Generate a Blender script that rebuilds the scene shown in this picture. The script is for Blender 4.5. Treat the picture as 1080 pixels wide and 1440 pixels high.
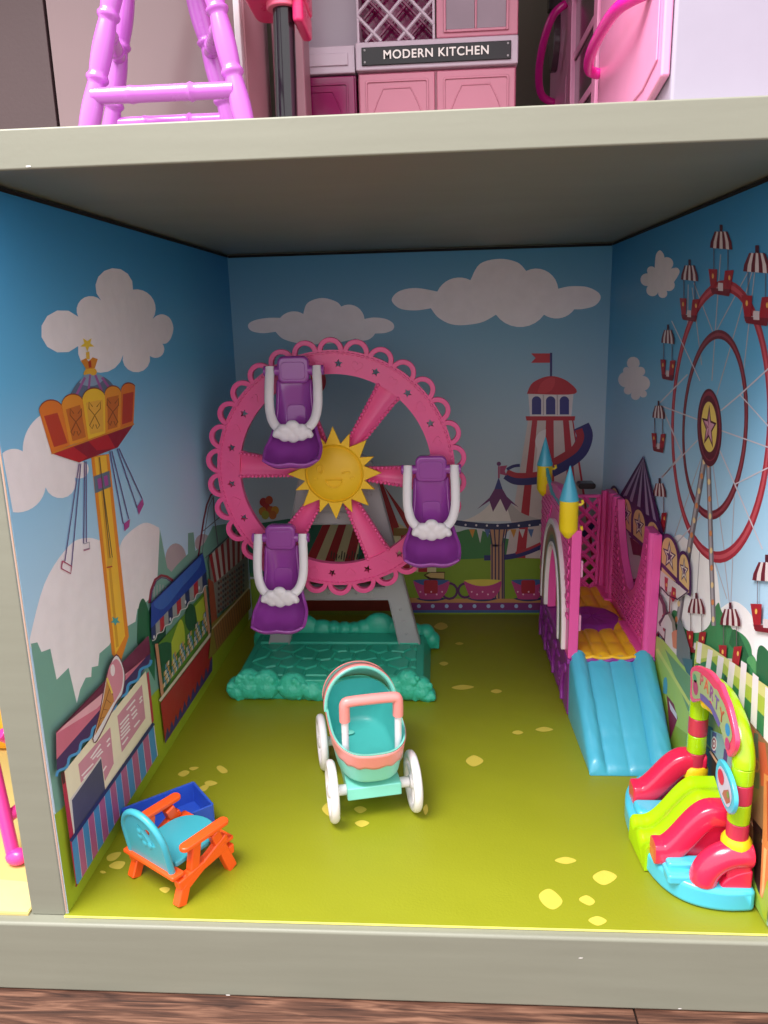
import bpy, bmesh, math, random
from mathutils import Vector, Matrix, Euler, noise
random.seed(7)
PI = math.pi
for o in list(bpy.data.objects): bpy.data.objects.remove(o)
scene = bpy.context.scene
col = scene.collection

# ---------------------------------------------------------------- camera
CAM = (0.2508, -0.4300, 0.3837); ROT = (1.3286, 0.0255, 0.0634); FPX = 1095.0
W, D, H = 0.46, 0.5487, 0.4641            # inside of the play compartment, metres
cd = bpy.data.cameras.new('camera'); cam = bpy.data.objects.new('camera', cd); col.objects.link(cam)
cam.location = CAM; cam.rotation_euler = ROT
cd.sensor_fit = 'VERTICAL'; cd.sensor_height = 36.0; cd.lens = FPX/1440*36
cd.clip_start = 0.01; cd.clip_end = 50
scene.camera = cam
scene.render.resolution_x = 768; scene.render.resolution_y = 1024

# ---------------------------------------------------------------- room light: soft daylight from a window high behind the viewer
world = bpy.data.worlds.new('World'); scene.world = world; world.use_nodes = True
bg = world.node_tree.nodes['Background']; bg.inputs[0].default_value = (1.0, 0.945, 0.985, 1); bg.inputs[1].default_value = 1.66
def area(name, loc, target, sx, sy, power, color):
    l = bpy.data.lights.new(name, 'AREA'); l.shape = 'RECTANGLE'; l.size = sx; l.size_y = sy
    l.energy = power; l.color = color
    o = bpy.data.objects.new(name, l); col.objects.link(o); o.location = loc
    o.rotation_euler = (Vector(target)-Vector(loc)).to_track_quat('-Z', 'Y').to_euler()
    return o
area('window_light', (-0.34, -0.50, 1.62), (0.25, 0.00, 0.2), 1.0, 0.6, 46, (1.0, 0.955, 0.945))
scene.view_settings.view_transform = 'Standard'; scene.view_settings.look = 'None'
scene.view_settings.exposure = 0.18; scene.view_settings.gamma = 1.0
scene.view_settings.use_curve_mapping = False
scene.render.engine = 'CYCLES'
scene.cycles.max_bounces = 8

# ---------------------------------------------------------------- materials
def lin(h):
    h = h.lstrip('#'); c = [int(h[i:i+2], 16)/255 for i in (0, 2, 4)]
    return tuple(x/12.92 if x <= .04045 else ((x+.055)/1.055)**2.4 for x in c)
MATS = {}
def mat(name, hexc, rough=.45, var=.05, vscale=60, bump=0.0, bscale=400, coat=0.0, metal=0.0, sss=0.0, spec=.5, trans=0.0, alpha=1.0, warp=0.0):
    if name in MATS: return MATS[name]
    m = bpy.data.materials.new(name); m.use_nodes = True
    nt = m.node_tree; N = nt.nodes; L = nt.links
    b = N['Principled BSDF']
    c = lin(hexc)
    tc = N.new('ShaderNodeTexCoord')
    nz = N.new('ShaderNodeTexNoise'); nz.inputs['Scale'].default_value = vscale; nz.inputs['Detail'].default_value = 5
    L.new(tc.outputs['Object'], nz.inputs['Vector'])
    mx = N.new('ShaderNodeMix'); mx.data_type = 'RGBA'
    L.new(nz.outputs['Fac'], mx.inputs['Factor'])
    mx.inputs['A'].default_value = tuple(x*(1-var*1.6) for x in c)+(1,)
    mx.inputs['B'].default_value = tuple(min(1, x*(1+var*1.6)) for x in c)+(1,)
    L.new(mx.outputs['Result'], b.inputs['Base Color'])
    mr = N.new('ShaderNodeMapRange'); mr.inputs['To Min'].default_value = max(.02, rough*.82); mr.inputs['To Max'].default_value = min(1, rough*1.2)
    L.new(nz.outputs['Fac'], mr.inputs['Value']); L.new(mr.outputs['Result'], b.inputs['Roughness'])
    b.inputs['Metallic'].default_value = metal
    b.inputs['Specular IOR Level'].default_value = spec
    b.inputs['Coat Weight'].default_value = coat; b.inputs['Coat Roughness'].default_value = .15
    if sss:
        b.inputs['Subsurface Weight'].default_value = sss
        b.inputs['Subsurface Radius'].default_value = (.003, .003, .003)
    b.inputs['Transmission Weight'].default_value = trans
    b.inputs['Alpha'].default_value = alpha
    if bump:
        n2 = N.new('ShaderNodeTexNoise'); n2.inputs['Scale'].default_value = bscale; n2.inputs['Detail'].default_value = 3
        L.new(tc.outputs['Object'], n2.inputs['Vector'])
        bp = N.new('ShaderNodeBump'); bp.inputs['Strength'].default_value = bump; bp.inputs['Distance'].default_value = .001
        L.new(n2.outputs['Fac'], bp.inputs['Height']); L.new(bp.outputs['Normal'], b.inputs['Normal'])
    if warp and bump:                            # slow waviness of card and paper
        n3 = N.new('ShaderNodeTexNoise'); n3.inputs['Scale'].default_value = 16; n3.inputs['Detail'].default_value = 2; L.new(tc.outputs['Object'], n3.inputs['Vector'])
        b3 = N.new('ShaderNodeBump'); b3.inputs['Strength'].default_value = warp; b3.inputs['Distance'].default_value = .006
        L.new(n3.outputs['Fac'], b3.inputs['Height']); L.new(b3.outputs['Normal'], bp.inputs['Normal'])
    MATS[name] = m
    return m
def pr(hexc):                                   # printed ink on satin card, one material per ink colour
    return mat('ink_'+hexc, '#'+hexc, rough=.46, var=.04, vscale=90, bump=.10, bscale=700, spec=.4, warp=.35)
def pl(name, hexc, rough=.32, coat=.15, **k):    # moulded toy plastic
    return mat(name, hexc, rough=rough, coat=coat, var=.03, vscale=45, bump=.05, bscale=160, **k)

def sky_print(name, c0, c1, c2, c3):
    m = bpy.data.materials.new(name); m.use_nodes = True
    N = m.node_tree.nodes; L = m.node_tree.links; b = N['Principled BSDF']
    tc = N.new('ShaderNodeTexCoord'); sp = N.new('ShaderNodeSeparateXYZ'); L.new(tc.outputs['Object'], sp.inputs[0])
    mr = N.new('ShaderNodeMapRange'); mr.inputs['From Min'].default_value = 0.10; mr.inputs['From Max'].default_value = H
    L.new(sp.outputs['Z'], mr.inputs['Value'])
    r = N.new('ShaderNodeValToRGB'); L.new(mr.outputs['Result'], r.inputs[0])
    e = r.color_ramp.elements
    e[0].position = 0; e[0].color = lin(c0)+(1,)
    e[1].position = 1; e[1].color = lin(c3)+(1,)
    k = e.new(.42); k.color = lin(c1)+(1,)
    k = e.new(.70); k.color = lin(c2)+(1,)
    nz = N.new('ShaderNodeTexNoise'); nz.inputs['Scale'].default_value = 900; L.new(tc.outputs['Object'], nz.inputs['Vector'])
    bp = N.new('ShaderNodeBump'); bp.inputs['Strength'].default_value = .06; bp.inputs['Distance'].default_value = .001
    L.new(nz.outputs['Fac'], bp.inputs['Height']); L.new(bp.outputs['Normal'], b.inputs['Normal'])
    L.new(r.outputs[0], b.inputs['Base Color']); b.inputs['Roughness'].default_value = .5; b.inputs['Specular IOR Level'].default_value = .35
    return m
SKY = sky_print('printed_sky', '#d2e8fa', '#a6d2ee', '#62b0da', '#348ec4')
SKYB = sky_print('printed_greyer_sky', '#c8cdd2', '#aabecb', '#84b0c8', '#54a0c6')  # greyer sky colours, used on the back card alone
def brushed(name, hexc):
    m = mat(name, hexc, rough=.48, var=.025, vscale=14, bump=.07, bscale=300)
    N = m.node_tree.nodes; L = m.node_tree.links; b = N['Principled BSDF']
    tc = N.new('ShaderNodeTexCoord'); mp = N.new('ShaderNodeMapping'); mp.inputs['Scale'].default_value = (6, 22, 95); L.new(tc.outputs['Object'], mp.inputs[0])
    n1 = N.new('ShaderNodeTexNoise'); n1.inputs['Scale'].default_value = 1.0; n1.inputs['Detail'].default_value = 6; L.new(mp.outputs[0], n1.inputs['Vector'])
    r = N.new('ShaderNodeValToRGB'); r.color_ramp.elements[0].position = .35; r.color_ramp.elements[0].color = (.955, .95, .94, 1); r.color_ramp.elements[1].position = .72; r.color_ramp.elements[1].color = (1.04, 1.04, 1.035, 1); L.new(n1.outputs['Fac'], r.inputs[0])
    mx = N.new('ShaderNodeMix'); mx.data_type = 'RGBA'; mx.blend_type = 'MULTIPLY'; mx.inputs['Factor'].default_value = 1
    src = b.inputs['Base Color'].links[0].from_socket; L.new(src, mx.inputs['A']); L.new(r.outputs[0], mx.inputs['B']); L.new(mx.outputs['Result'], b.inputs['Base Color'])
    bp = N.new('ShaderNodeBump'); bp.inputs['Strength'].default_value = .10; bp.inputs['Distance'].default_value = .0006; L.new(n1.outputs['Fac'], bp.inputs['Height'])
    old = b.inputs['Normal'].links[0].from_socket; L.new(old, bp.inputs['Normal']); L.new(bp.outputs['Normal'], b.inputs['Normal'])
    return m
SAGE = brushed('sage_paint', '#878979')
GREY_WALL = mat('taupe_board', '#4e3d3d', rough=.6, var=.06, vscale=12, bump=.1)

# ---------------------------------------------------------------- helpers
def tag(o, label=None, cat=None, group=None, kind=None):
    if label: o['label'] = label
    if cat: o['category'] = cat
    if group: o['group'] = group
    if kind: o['kind'] = kind
    return o
def empty(name, loc=(0, 0, 0), rz=0.0, parent=None):
    o = bpy.data.objects.new(name, None); col.objects.link(o); o.location = loc; o.rotation_euler = (0, 0, rz)
    o.empty_display_size = .02
    if parent: o.parent = parent
    return o
class MB:
    def __init__(s): s.v = []; s.f = []; s.m = []
    def add(s, vs, fs, m=0):
        n = len(s.v); s.v += [tuple(v) for v in vs]
        for f in fs: s.f.append([i+n for i in f]); s.m.append(m)
        return s
    def box(s, lo, hi, m=0, M=None):
        x0, y0, z0 = lo; x1, y1, z1 = hi
        vs = [(x0,y0,z0),(x1,y0,z0),(x1,y1,z0),(x0,y1,z0),(x0,y0,z1),(x1,y0,z1),(x1,y1,z1),(x0,y1,z1)]
        if M: vs = [M@Vector(v) for v in vs]
        return s.add(vs, [(3,2,1,0),(4,5,6,7),(0,1,5,4),(1,2,6,5),(2,3,7,6),(3,0,4,7)], m)
    def prism(s, poly, a, b, fr, m=0):
        """poly in (u,v); fr(u,v,w)->xyz; extruded from w=a to w=b"""
        n = len(poly)
        vs = [fr(u, v, a) for u, v in poly]+[fr(u, v, b) for u, v in poly]
        fs = [list(range(n))[::-1], list(range(n, 2*n))]+[(i, (i+1) % n, n+(i+1) % n, n+i) for i in range(n)]
        return s.add(vs, fs, m)
    def ring(s, outer, inner, a, b, fr, m=0):
        n = len(outer); vs = []
        for P, w in ((outer, a), (inner, a), (inner, b), (outer, b)): vs += [fr(u, v, w) for u, v in P]
        fs = []
        for k in range(4):
            for i in range(n):
                j = (i+1) % n; k2 = (k+1) % 4
                fs.append((k*n+i, k*n+j, k2*n+j, k2*n+i))
        return s.add(vs, fs, m)
    def grid(s, P, cu=False, cv=False, m=0, caps=False):
        nu = len(P); nv = len(P[0]); vs = [p for r in P for p in r]; fs = []
        for i in range(nu if cu else nu-1):
            for j in range(nv if cv else nv-1):
                a = i*nv+j; b = i*nv+(j+1) % nv; c = ((i+1) % nu)*nv+(j+1) % nv; d = ((i+1) % nu)*nv+j
                fs.append((a, b, c, d))
        if caps: fs += [list(range(nv))[::-1], [(nu-1)*nv+j for j in range(nv)]]
        return s.add(vs, fs, m)
    def tube(s, path, r, seg=10, m=0, closed=False, flat=1.0, up=(0, 0, 1), sq=1.0):
        path = [Vector(p) for p in path]; n = len(path)
        rs = r if isinstance(r, (list, tuple)) else [r]*n
        P = []; prev = None
        for i in range(n):
            a = path[(i-1) % n] if (closed or i > 0) else path[i]; b = path[(i+1) % n] if (closed or i < n-1) else path[i]
            t = (b-a).normalized()
            u = Vector(up) if prev is None else prev
            x = u-t*u.dot(t)
            if x.length < 1e-5: x = Vector((1, 0, 0))-t*t.x
            x.normalize(); y = t.cross(x); prev = x
            pw = lambda q: math.copysign(abs(q)**sq, q)
            P.append([path[i]+(x*pw(math.cos(2*PI*k/seg))*flat+y*pw(math.sin(2*PI*k/seg)))*rs[i] for k in range(seg)])
        return s.grid(P, cu=closed, cv=True, m=m, caps=not closed)
    def lathe(s, prof, fr, seg=24, m=0):
        """prof (r,h); fr(x,y,h)"""
        P = [[fr(r*math.cos(2*PI*k/seg), r*math.sin(2*PI*k/seg), h) for k in range(seg)] for r, h in prof]
        return s.grid(P, cv=True, m=m, caps=True)
    def ell(s, c, r, seg=14, rings=8, m=0, M=None):
        P = []
        for i in range(1, rings):
            t = PI*i/rings
            P.append([(r[0]*math.sin(t)*math.cos(2*PI*k/seg), r[1]*math.sin(t)*math.sin(2*PI*k/seg), r[2]*math.cos(t)) for k in range(seg)])
        n = len(s.v)
        P = [[(Vector(c)+(M@Vector(p) if M else Vector(p))) for p in row] for row in P]
        return s.grid(P, cv=True, m=m, caps=True)
    def build(s, name, mats, parent=None, smooth=True, bevel=0, segs=3, sub=0, solid=0, solid_off=-1, remesh=0, sm_it=0, angle=38, fix=True, disp=None):
        me = bpy.data.meshes.new(name); me.from_pydata(s.v, [], s.f)
        if not isinstance(mats, (list, tuple)): mats = [mats]
        for mm in mats: me.materials.append(mm)
        me.polygons.foreach_set('material_index', s.m)
        if fix:
            bm = bmesh.new(); bm.from_mesh(me); bmesh.ops.recalc_face_normals(bm, faces=bm.faces[:]); bm.to_mesh(me); bm.free()
        if smooth:
            me.polygons.foreach_set('use_smooth', [True]*len(me.polygons))
            if not bevel and not sub and not remesh and angle < 180: me.set_sharp_from_angle(angle=math.radians(angle))
        o = bpy.data.objects.new(name, me); col.objects.link(o)
        if parent: o.parent = parent
        if remesh:
            md = o.modifiers.new('remesh', 'REMESH'); md.mode = 'VOXEL'; md.voxel_size = remesh; md.use_smooth_shade = True
            if sm_it:
                md = o.modifiers.new('smooth', 'SMOOTH'); md.iterations = sm_it; md.factor = .5
        if solid:
            md = o.modifiers.new('solid', 'SOLIDIFY'); md.thickness = solid; md.offset = solid_off; md.use_even_offset = True
        if bevel:
            md = o.modifiers.new('bevel', 'BEVEL'); md.width = bevel; md.segments = segs; md.limit_method = 'ANGLE'; md.angle_limit = math.radians(32)
            md.harden_normals = True; md.use_clamp_overlap = True
        if sub:
            md = o.modifiers.new('sub', 'SUBSURF'); md.levels = sub; md.render_levels = sub
        if disp:
            tx = bpy.data.textures.new(name+'_relief', disp[0]); tx.noise_scale = disp[2]
            md = o.modifiers.new('relief', 'DISPLACE'); md.texture = tx; md.strength = disp[1]; md.texture_coords = 'LOCAL'; md.mid_level = .5
        return o
XY = lambda u, v, w: (u, v, w)
XZ = lambda u, v, w: (u, w, v)            # w = depth y
YZ = lambda u, v, w: (w, u, v)            # w = x
def circ(cx, cy, r, n=32, a0=0.0, ry=None):
    ry = r if ry is None else ry
    return [(cx+r*math.cos(a0+2*PI*i/n), cy+ry*math.sin(a0+2*PI*i/n)) for i in range(n)]
def star(cx, cy, R, r, n=5, a0=PI/2):
    return [(cx+(R if i % 2 == 0 else r)*math.cos(a0+PI*i/n), cy+(R if i % 2 == 0 else r)*math.sin(a0+PI*i/n)) for i in range(2*n)]
def rrect(x0, y0, x1, y1, r, n=5):
    P = []
    for cx, cy, a in ((x1-r, y1-r, 0), (x0+r, y1-r, PI/2), (x0+r, y0+r, PI), (x1-r, y0+r, 1.5*PI)):
        for i in range(n+1): P.append((cx+r*math.cos(a+PI/2*i/n), cy+r*math.sin(a+PI/2*i/n)))
    return P
def crom(pts, n=8, closed=False):
    out = []; k = len(pts)
    for i in range(k if closed else k-1):
        g = lambda j: Vector(pts[j % k] if closed else pts[max(0, min(k-1, j))])
        a, b, c, d = g(i-1), g(i), g(i+1), g(i+2)
        for s in range(n):
            t = s/n
            out.append(tuple(.5*((2*b)+(c-a)*t+(2*a-5*b+4*c-d)*t*t+(3*b-a-3*c+d)*t**3)))
    if not closed: out.append(tuple(pts[-1]))
    return out

# photograph pixel -> point on a real plane of the compartment (used to read the print and the toys' places off the photograph)
_M = Euler(ROT).to_matrix()
def PX(px, py, ax, val):
    d = _M@Vector(((px-540)/FPX, -(py-720)/FPX, -1)); o = Vector(CAM); t = (val-o[ax])/d[ax]
    return o+d*t
# ================================================================ SETTING: cabinet, wooden floor
wf = MB().box((-3.5, -4.0, -.11), (4.0, 1.2, -.0585)).build('wooden_floor', mat('dark_gap', '#1d120d', rough=.8), smooth=False)
tag(wf, kind='structure')
def wood_mat(seed):
    m = bpy.data.materials.new('walnut_laminate'); m.use_nodes = True
    N = m.node_tree.nodes; L = m.node_tree.links; b = N['Principled BSDF']
    tc = N.new('ShaderNodeTexCoord'); mp = N.new('ShaderNodeMapping'); L.new(tc.outputs['Object'], mp.inputs[0])
    mp.inputs['Scale'].default_value = (14, 190, 190); mp.inputs['Location'].default_value = (seed*3.1, seed*7.7, 0)
    n1 = N.new('ShaderNodeTexNoise'); n1.inputs['Scale'].default_value = 1.0; n1.inputs['Detail'].default_value = 9; n1.inputs['Distortion'].default_value = 1.6
    L.new(mp.outputs[0], n1.inputs['Vector'])
    mp2 = N.new('ShaderNodeMapping'); L.new(tc.outputs['Object'], mp2.inputs[0]); mp2.inputs['Scale'].default_value = (40, 900, 900)
    n2 = N.new('ShaderNodeTexNoise'); n2.inputs['Scale'].default_value = 1.0; n2.inputs['Detail'].default_value = 6; L.new(mp2.outputs[0], n2.inputs['Vector'])
    r = N.new('ShaderNodeValToRGB'); L.new(n1.outputs['Fac'], r.inputs[0]); e = r.color_ramp.elements
    e[0].position = .32; e[0].color = lin('#38221b')+(1,); e[1].position = .68; e[1].color = lin('#8a6450')+(1,)
    k = e.new(.5); k.color = lin('#5f3f31')+(1,)
    mx = N.new('ShaderNodeMix'); mx.data_type = 'RGBA'; mx.blend_type = 'MULTIPLY'; mx.inputs['Factor'].default_value = .7
    r2 = N.new('ShaderNodeValToRGB'); L.new(n2.outputs['Fac'], r2.inputs[0]); r2.color_ramp.elements[0].position = .35; r2.color_ramp.elements[0].color = (.45, .4, .38, 1); r2.color_ramp.elements[1].position = .6; r2.color_ramp.elements[1].color = (1, 1, 1, 1)
    L.new(r.outputs[0], mx.inputs['A']); L.new(r2.outputs[0], mx.inputs['B']); L.new(mx.outputs['Result'], b.inputs['Base Color'])
    b.inputs['Roughness'].default_value = .45
    bp = N.new('ShaderNodeBump'); bp.inputs['Strength'].default_value = .25; bp.inputs['Distance'].default_value = .0006
    L.new(n2.outputs['Fac'], bp.inputs['Height']); L.new(bp.outputs['Normal'], b.inputs['Normal'])
    return m
xs = PX(893, 1425, 2, -.056).x
for k, (x0, x1, y0, y1) in enumerate(((xs-1.2, xs-.0006, -.19, .6), (xs+.0006, xs+1.2, -.19, .6), (xs-.9, xs+.5, -.39, -.1912), (xs-.9, xs+.5, -.6, -.3912), (xs-3.4, xs+3.4, -4.0, -.6012), (xs+.5012, xs+3.4, -.6, -.1912), (xs-3.4, xs-.9012, -.6, -.1912))):
    MB().box((x0, y0, -.0585), (x1, y1, -.056)).build('plank', wood_mat(k+1), wf, bevel=.0005, segs=2)

cab = empty('toy_cabinet', (0, 0, -.056)); tag(cab, 'sage grey painted wooden cabinet with open compartments', 'cabinet')
def cpart(name, lo, hi, bevel=.0012, m=None):
    o = MB().box(lo, hi).build(name, m or SAGE, cab, bevel=bevel); o.location = (0, 0, .056); return o
cpart('base_board', (-.42, -.0075, -.056), (.75, D+.02, -.0018), .0022)
cpart('shelf_board', (-.42, -.0005, H+.0012), (.75, D+.02, H+.0215), .0012)
cpart('divider_panel', (-.0258, .0006, -.0018), (-.0022, D+.01, H+.0012), .001)
cpart('side_panel', (W+.0022, .0006, -.0018), (W+.026, D+.01, H+.0012), .001)
cpart('back_board', (-.40, D+.0022, -.0018), (.73, D+.012, H+.0012))
cpart('upper_back_board', (-.40, D-.05, H+.0215), (.73, D-.03, .7995), .0005, mat('olive_board', '#7f7a6a', rough=.6, vscale=10))  # upper back board in an olive-grey of its own
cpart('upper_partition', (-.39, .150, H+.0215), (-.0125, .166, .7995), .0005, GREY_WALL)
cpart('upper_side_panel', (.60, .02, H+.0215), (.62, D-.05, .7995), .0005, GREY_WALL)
cpart('unseen_top_board', (-.42, -.0005, .800), (.75, D+.02, .821), .0012)  # out-of-view board, added and set low to shade the upper shelf
CHIP = mat('bare_chip', '#e9e6de', rough=.8)
for cx_, cz_, r_ in ((PX(958, 1394, 1, -.0076).x, -.0535, .0008), (PX(320, 1392, 1, -.0076).x, -.0545, .0010), (PX(817, 1347, 1, -.0076).x, PX(817, 1347, 1, -.0076).z, .0009), (PX(40, 234, 1, -.0006).x, H+.0028, .0009)):
    m2_ = MB(); yf = -.0077 if cz_ < 0 else -.0007
    m2_.add([(cx_+r_*(1.6+.5*math.sin(3*i+cx_*90))*math.cos(2*PI*i/9), yf, cz_+.6*r_*(1+.3*math.cos(5*i))*math.sin(2*PI*i/9)) for i in range(9)], [list(range(9))]); o_ = m2_.build('paint_chip', CHIP, cab, smooth=False); o_.location = (0, 0, .056)
cpart('outer_side_panel', (-.42, .0006, -.0018), (-.40, D+.01, H+.0012), .001)

# ---------------------------------------------------------------- printed card lining
EDGE = mat('raw_card_edge', '#b79a86', rough=.8)
def card(name, lo, hi, face, label):
    o = MB().box(lo, hi).build(name, face, smooth=False)
    return tag(o, label, 'backdrop')
backW = card('backdrop_panel', (-.0003, D, 0), (W+.0003, D+.0016, H-.0015), SKYB, 'back wall card printed with clouds, helter skelter and teacup ride')
leftW = card('backdrop_panel', (-.0018, .0005, 0), (0, D-.0003, H-.0025), SKY, 'left wall card printed with swing tower and ice cream stall')
rightW = card('backdrop_panel', (W, .0005, 0), (W+.0018, D-.0003, H-.0025), SKY, 'right wall card printed with big wheel and carousel')
LIME = mat('lime_card', '#8a8f17', rough=.46, var=.07, vscale=6, bump=.16, bscale=520, warp=.3)
mat_o = MB().box((-.0018, -.0012, -.0016), (W+.0018, D+.0016, 0)).build('floor_mat', LIME, smooth=False)
tag(mat_o, 'lime green printed floor card dotted with pale yellow pebbles', 'floor mat')
for lo, hi in (((-.0021, -.0018, -.0014), (W+.0021, -.0012, -.0002)),):
    MB().box(lo, hi).build('cut_edge', pr('e6e07a'), mat_o, smooth=False)
for x in (-.0014, W+.0004):
    MB().box((x, -.0001, .001), (x+.0011, .0005, H-.003)).build('cut_edge', EDGE, leftW if x < 0 else rightW, smooth=False)

BLACK_STRIP = mat('black_strip', '#0c0b0c', rough=.8)  # plain black strips fill the gap between card tops and shelf
MB().box((.0002, .002, H-.0026), (.0007, D-.001, H-.0002)).build('black_edge', BLACK_STRIP, leftW, smooth=False)
MB().box((W-.0007, .002, H-.0026), (W-.0002, D-.001, H-.0002)).build('black_edge', BLACK_STRIP, rightW, smooth=False)
MB().box((.001, D-.0007, H-.0030), (W-.001, D-.0002, H-.0002)).build('black_edge', BLACK_STRIP, backW, smooth=False)
WALLS = {'L': (leftW, 0, 0.0, 1), 'R': (rightW, 0, W, -1), 'B': (backW, 1, D, -1), 'F': (mat_o, 2, 0.0, 1)}
LV = {k: 3e-5 for k in WALLS}
class View:                                   # a zoomed view of the photograph: crop pixel -> photo pixel
    def __init__(s, ox, oy, sc): s.o = (ox, oy); s.s = sc
    def __call__(s, p): return (s.o[0]+p[0]/s.s, s.o[1]+p[1]/s.s)
def arcs(segs, n=9):
    """closed outline: list of [cusp, mid, (mid...)]; each bulges through its mids to the next cusp"""
    out = []
    for i, sg in enumerate(segs):
        nx = segs[(i+1) % len(segs)][0]; pts = list(sg)+[nx]
        if len(pts) == 2: out.append(pts[0])
        elif len(pts) == 3: out += arc3(*pts, n=n)[:-1]
        else: out += [tuple(p)[:2] for p in crom([Vector((p[0], p[1], 0)) for p in pts], 5)][:-1]
    return out
def arc3(a, b, c, n=9):
    ax, ay = a; bx, by = b; cx, cy = c
    d = 2*(ax*(by-cy)+bx*(cy-ay)+cx*(ay-by))
    if abs(d) < 1e-6: return [a, b, c]
    ux = ((ax*ax+ay*ay)*(by-cy)+(bx*bx+by*by)*(cy-ay)+(cx*cx+cy*cy)*(ay-by))/d
    uy = ((ax*ax+ay*ay)*(cx-bx)+(bx*bx+by*by)*(ax-cx)+(cx*cx+cy*cy)*(bx-ax))/d
    r = math.hypot(ax-ux, ay-uy); t0 = math.atan2(ay-uy, ax-ux); t1 = math.atan2(by-uy, bx-ux); t2 = math.atan2(cy-uy, cx-ux)
    def fwd(a, b): return (b-a) % (2*PI)
    if fwd(t0, t1) <= fwd(t0, t2): sp = fwd(t0, t2)
    else: sp = -((t0-t2) % (2*PI))
    return [(ux+r*math.cos(t0+sp*i/n), uy+r*math.sin(t0+sp*i/n)) for i in range(n+1)]
def stroke(pts, w):
    """list of quads following a polyline, width w (or per-point widths), joined as one outline"""
    n = len(pts); L = []; R_ = []
    for i in range(n):
        a = pts[max(0, i-1)]; b = pts[min(n-1, i+1)]
        dx, dy = b[0]-a[0], b[1]-a[1]; l = math.hypot(dx, dy) or 1
        ww = (w[i] if isinstance(w, (list, tuple)) else w)/2
        L.append((pts[i][0]-dy/l*ww, pts[i][1]+dx/l*ww)); R_.append((pts[i][0]+dy/l*ww, pts[i][1]-dx/l*ww))
    return L+R_[::-1]
def wave(a, b, n, amp, ph=0.0, k=8):
    dx, dy = b[0]-a[0], b[1]-a[1]; l = math.hypot(dx, dy)
    return [(a[0]+dx*t-dy/l*amp*math.sin(2*PI*n*t+ph), a[1]+dy*t+dx/l*amp*math.sin(2*PI*n*t+ph)) for t in [i/(n*k) for i in range(int(n*k)+1)]]
def lerp(a, b, t): return tuple(x+(y-x)*t for x, y in zip(a, b))
class Print:
    """flat printed motif: layers of ink a hair above the card, one mesh, child of the card"""
    def __init__(s, wall, view): s.w = wall; s.v = view; s.mb = MB(); s.mats = []
    def ink(s, hexc, *polys, view=None, raw=False):
        par, ax, val, sg = WALLS[s.w]; LV[s.w] += 1.3e-5; z = val+sg*LV[s.w]
        k = pr(hexc)
        if k not in s.mats: s.mats.append(k)
        mi = s.mats.index(k); v = view or s.v
        for P in polys:
            if raw: pts = [((z, p[0], p[1]) if ax == 0 else (p[0], z, p[1]) if ax == 1 else (p[0], p[1], z)) for p in P]
            else:
                pts = []
                for p in P:
                    q = v(p); q = PX(q[0], q[1], ax, z); pts.append(q)
            lim = []
            for q in pts:                                   # ink stays on its card
                q = Vector(q)
                q.x = min(max(q.x, .0002), W-.0002) if ax != 0 else q.x
                q.y = min(max(q.y, .001), D-.0004) if ax != 1 else q.y
                q.z = min(max(q.z, .00003), H-.004) if ax != 2 else q.z
                lim.append(q)
            s.mb.add(lim, [list(range(len(lim)))], mi)
        return s
    def done(s, name):
        o = s.mb.build(name, s.mats, WALLS[s.w][0], smooth=False, fix=False)
        return o
WH = 'f4ecee'
# ------------------------------------------------ LEFT CARD
c3 = View(0, 340, 3.273); c4 = View(0, 740, 2.572); c200 = View(200, 680, 6.0); c80 = View(80, 900, 4.0); c30 = View(30, 460, 4.235)
cloud1 = arcs([[(360, 345), (410, 250)], [(465, 270), (540, 122)], [(612, 220), (660, 225)], [(703, 355), (722, 340), (750, 334), (782, 352), (798, 395), (788, 440), (768, 466)], [(748, 470), (735, 530)], [(690, 525), (640, 600)], [(567, 520), (470, 603)], [(360, 480), (188, 405)]])
Print('L', c3).ink(WH, cloud1).done('printed_cloud')
Print('L', c3).ink(WH, arcs([[(10, 975), (60, 953)], [(105, 965), (125, 870)], [(185, 800)], [(250, 960)], [(400, 1020), (385, 1085)], [(345, 1085), (285, 1180)], [(210, 1130), (150, 1225)], [(60, 1245)]])).done('printed_cloud')
p = Print('L', c4)
p.ink(WH, arcs([[(100, 440), (160, 210), (250, 70), (320, 42)], [(380, 60)], [(425, 100), (450, 40), (520, -12)], [(575, 5)], [(588, 60)], [(592, 170), (560, 260)], [(480, 420)], [(300, 660)], [(200, 600)]]))
p.done('printed_cloud')
Print('L', c4).ink('b9a9ad', circ(636, 118, 38, 20, ry=56), circ(735, 62, 30, 20, ry=34)).done('printed_cloud')
p = Print('L', c4)
SK = '79a898'
p.ink(SK, [(112, 425), (135, 420), (150, 455), (182, 443), (205, 555), (248, 512), (278, 640), (290, 590), (310, 548), (330, 545), (332, 510), (355, 505), (360, 460), (395, 430), (412, 400), (455, 365), (490, 345), (497, 300), (545, 260), (570, 180), (578, 10), (605, 150), (620, 165), (640, 140), (660, 120), (680, 100), (680, 25), (700, 22), (707, 90), (740, 60), (770, 0), (880, -20), (900, 330), (760, 500), (205, 1060)])
p.done('printed_skyline')
p = Print('L', c4)
p.ink('9db32a', [(196, 1045), (225, 1020), (560, 600), (700, 470), (900, 200), (905, 430), (246, 1460)])
p.done('printed_grass')
p = Print('L', c4)
p.ink('2e6a47', arcs([[(495, 420), (500, 300), (520, 262)], [(545, 330)], [(560, 430)], [(560, 560)], [(520, 480)]]))
p.ink('1f4c36', arcs([[(545, 330), (560, 280)], [(600, 300)], [(600, 420)], [(550, 430)]]))
p.done('printed_bush')
p = Print('L', c200)
p.ink('7a1f3c', stroke([(470, 640), (500, 430), (520, 300), (545, 180), (580, 95), (640, 60), (700, 60)], 14))
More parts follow.
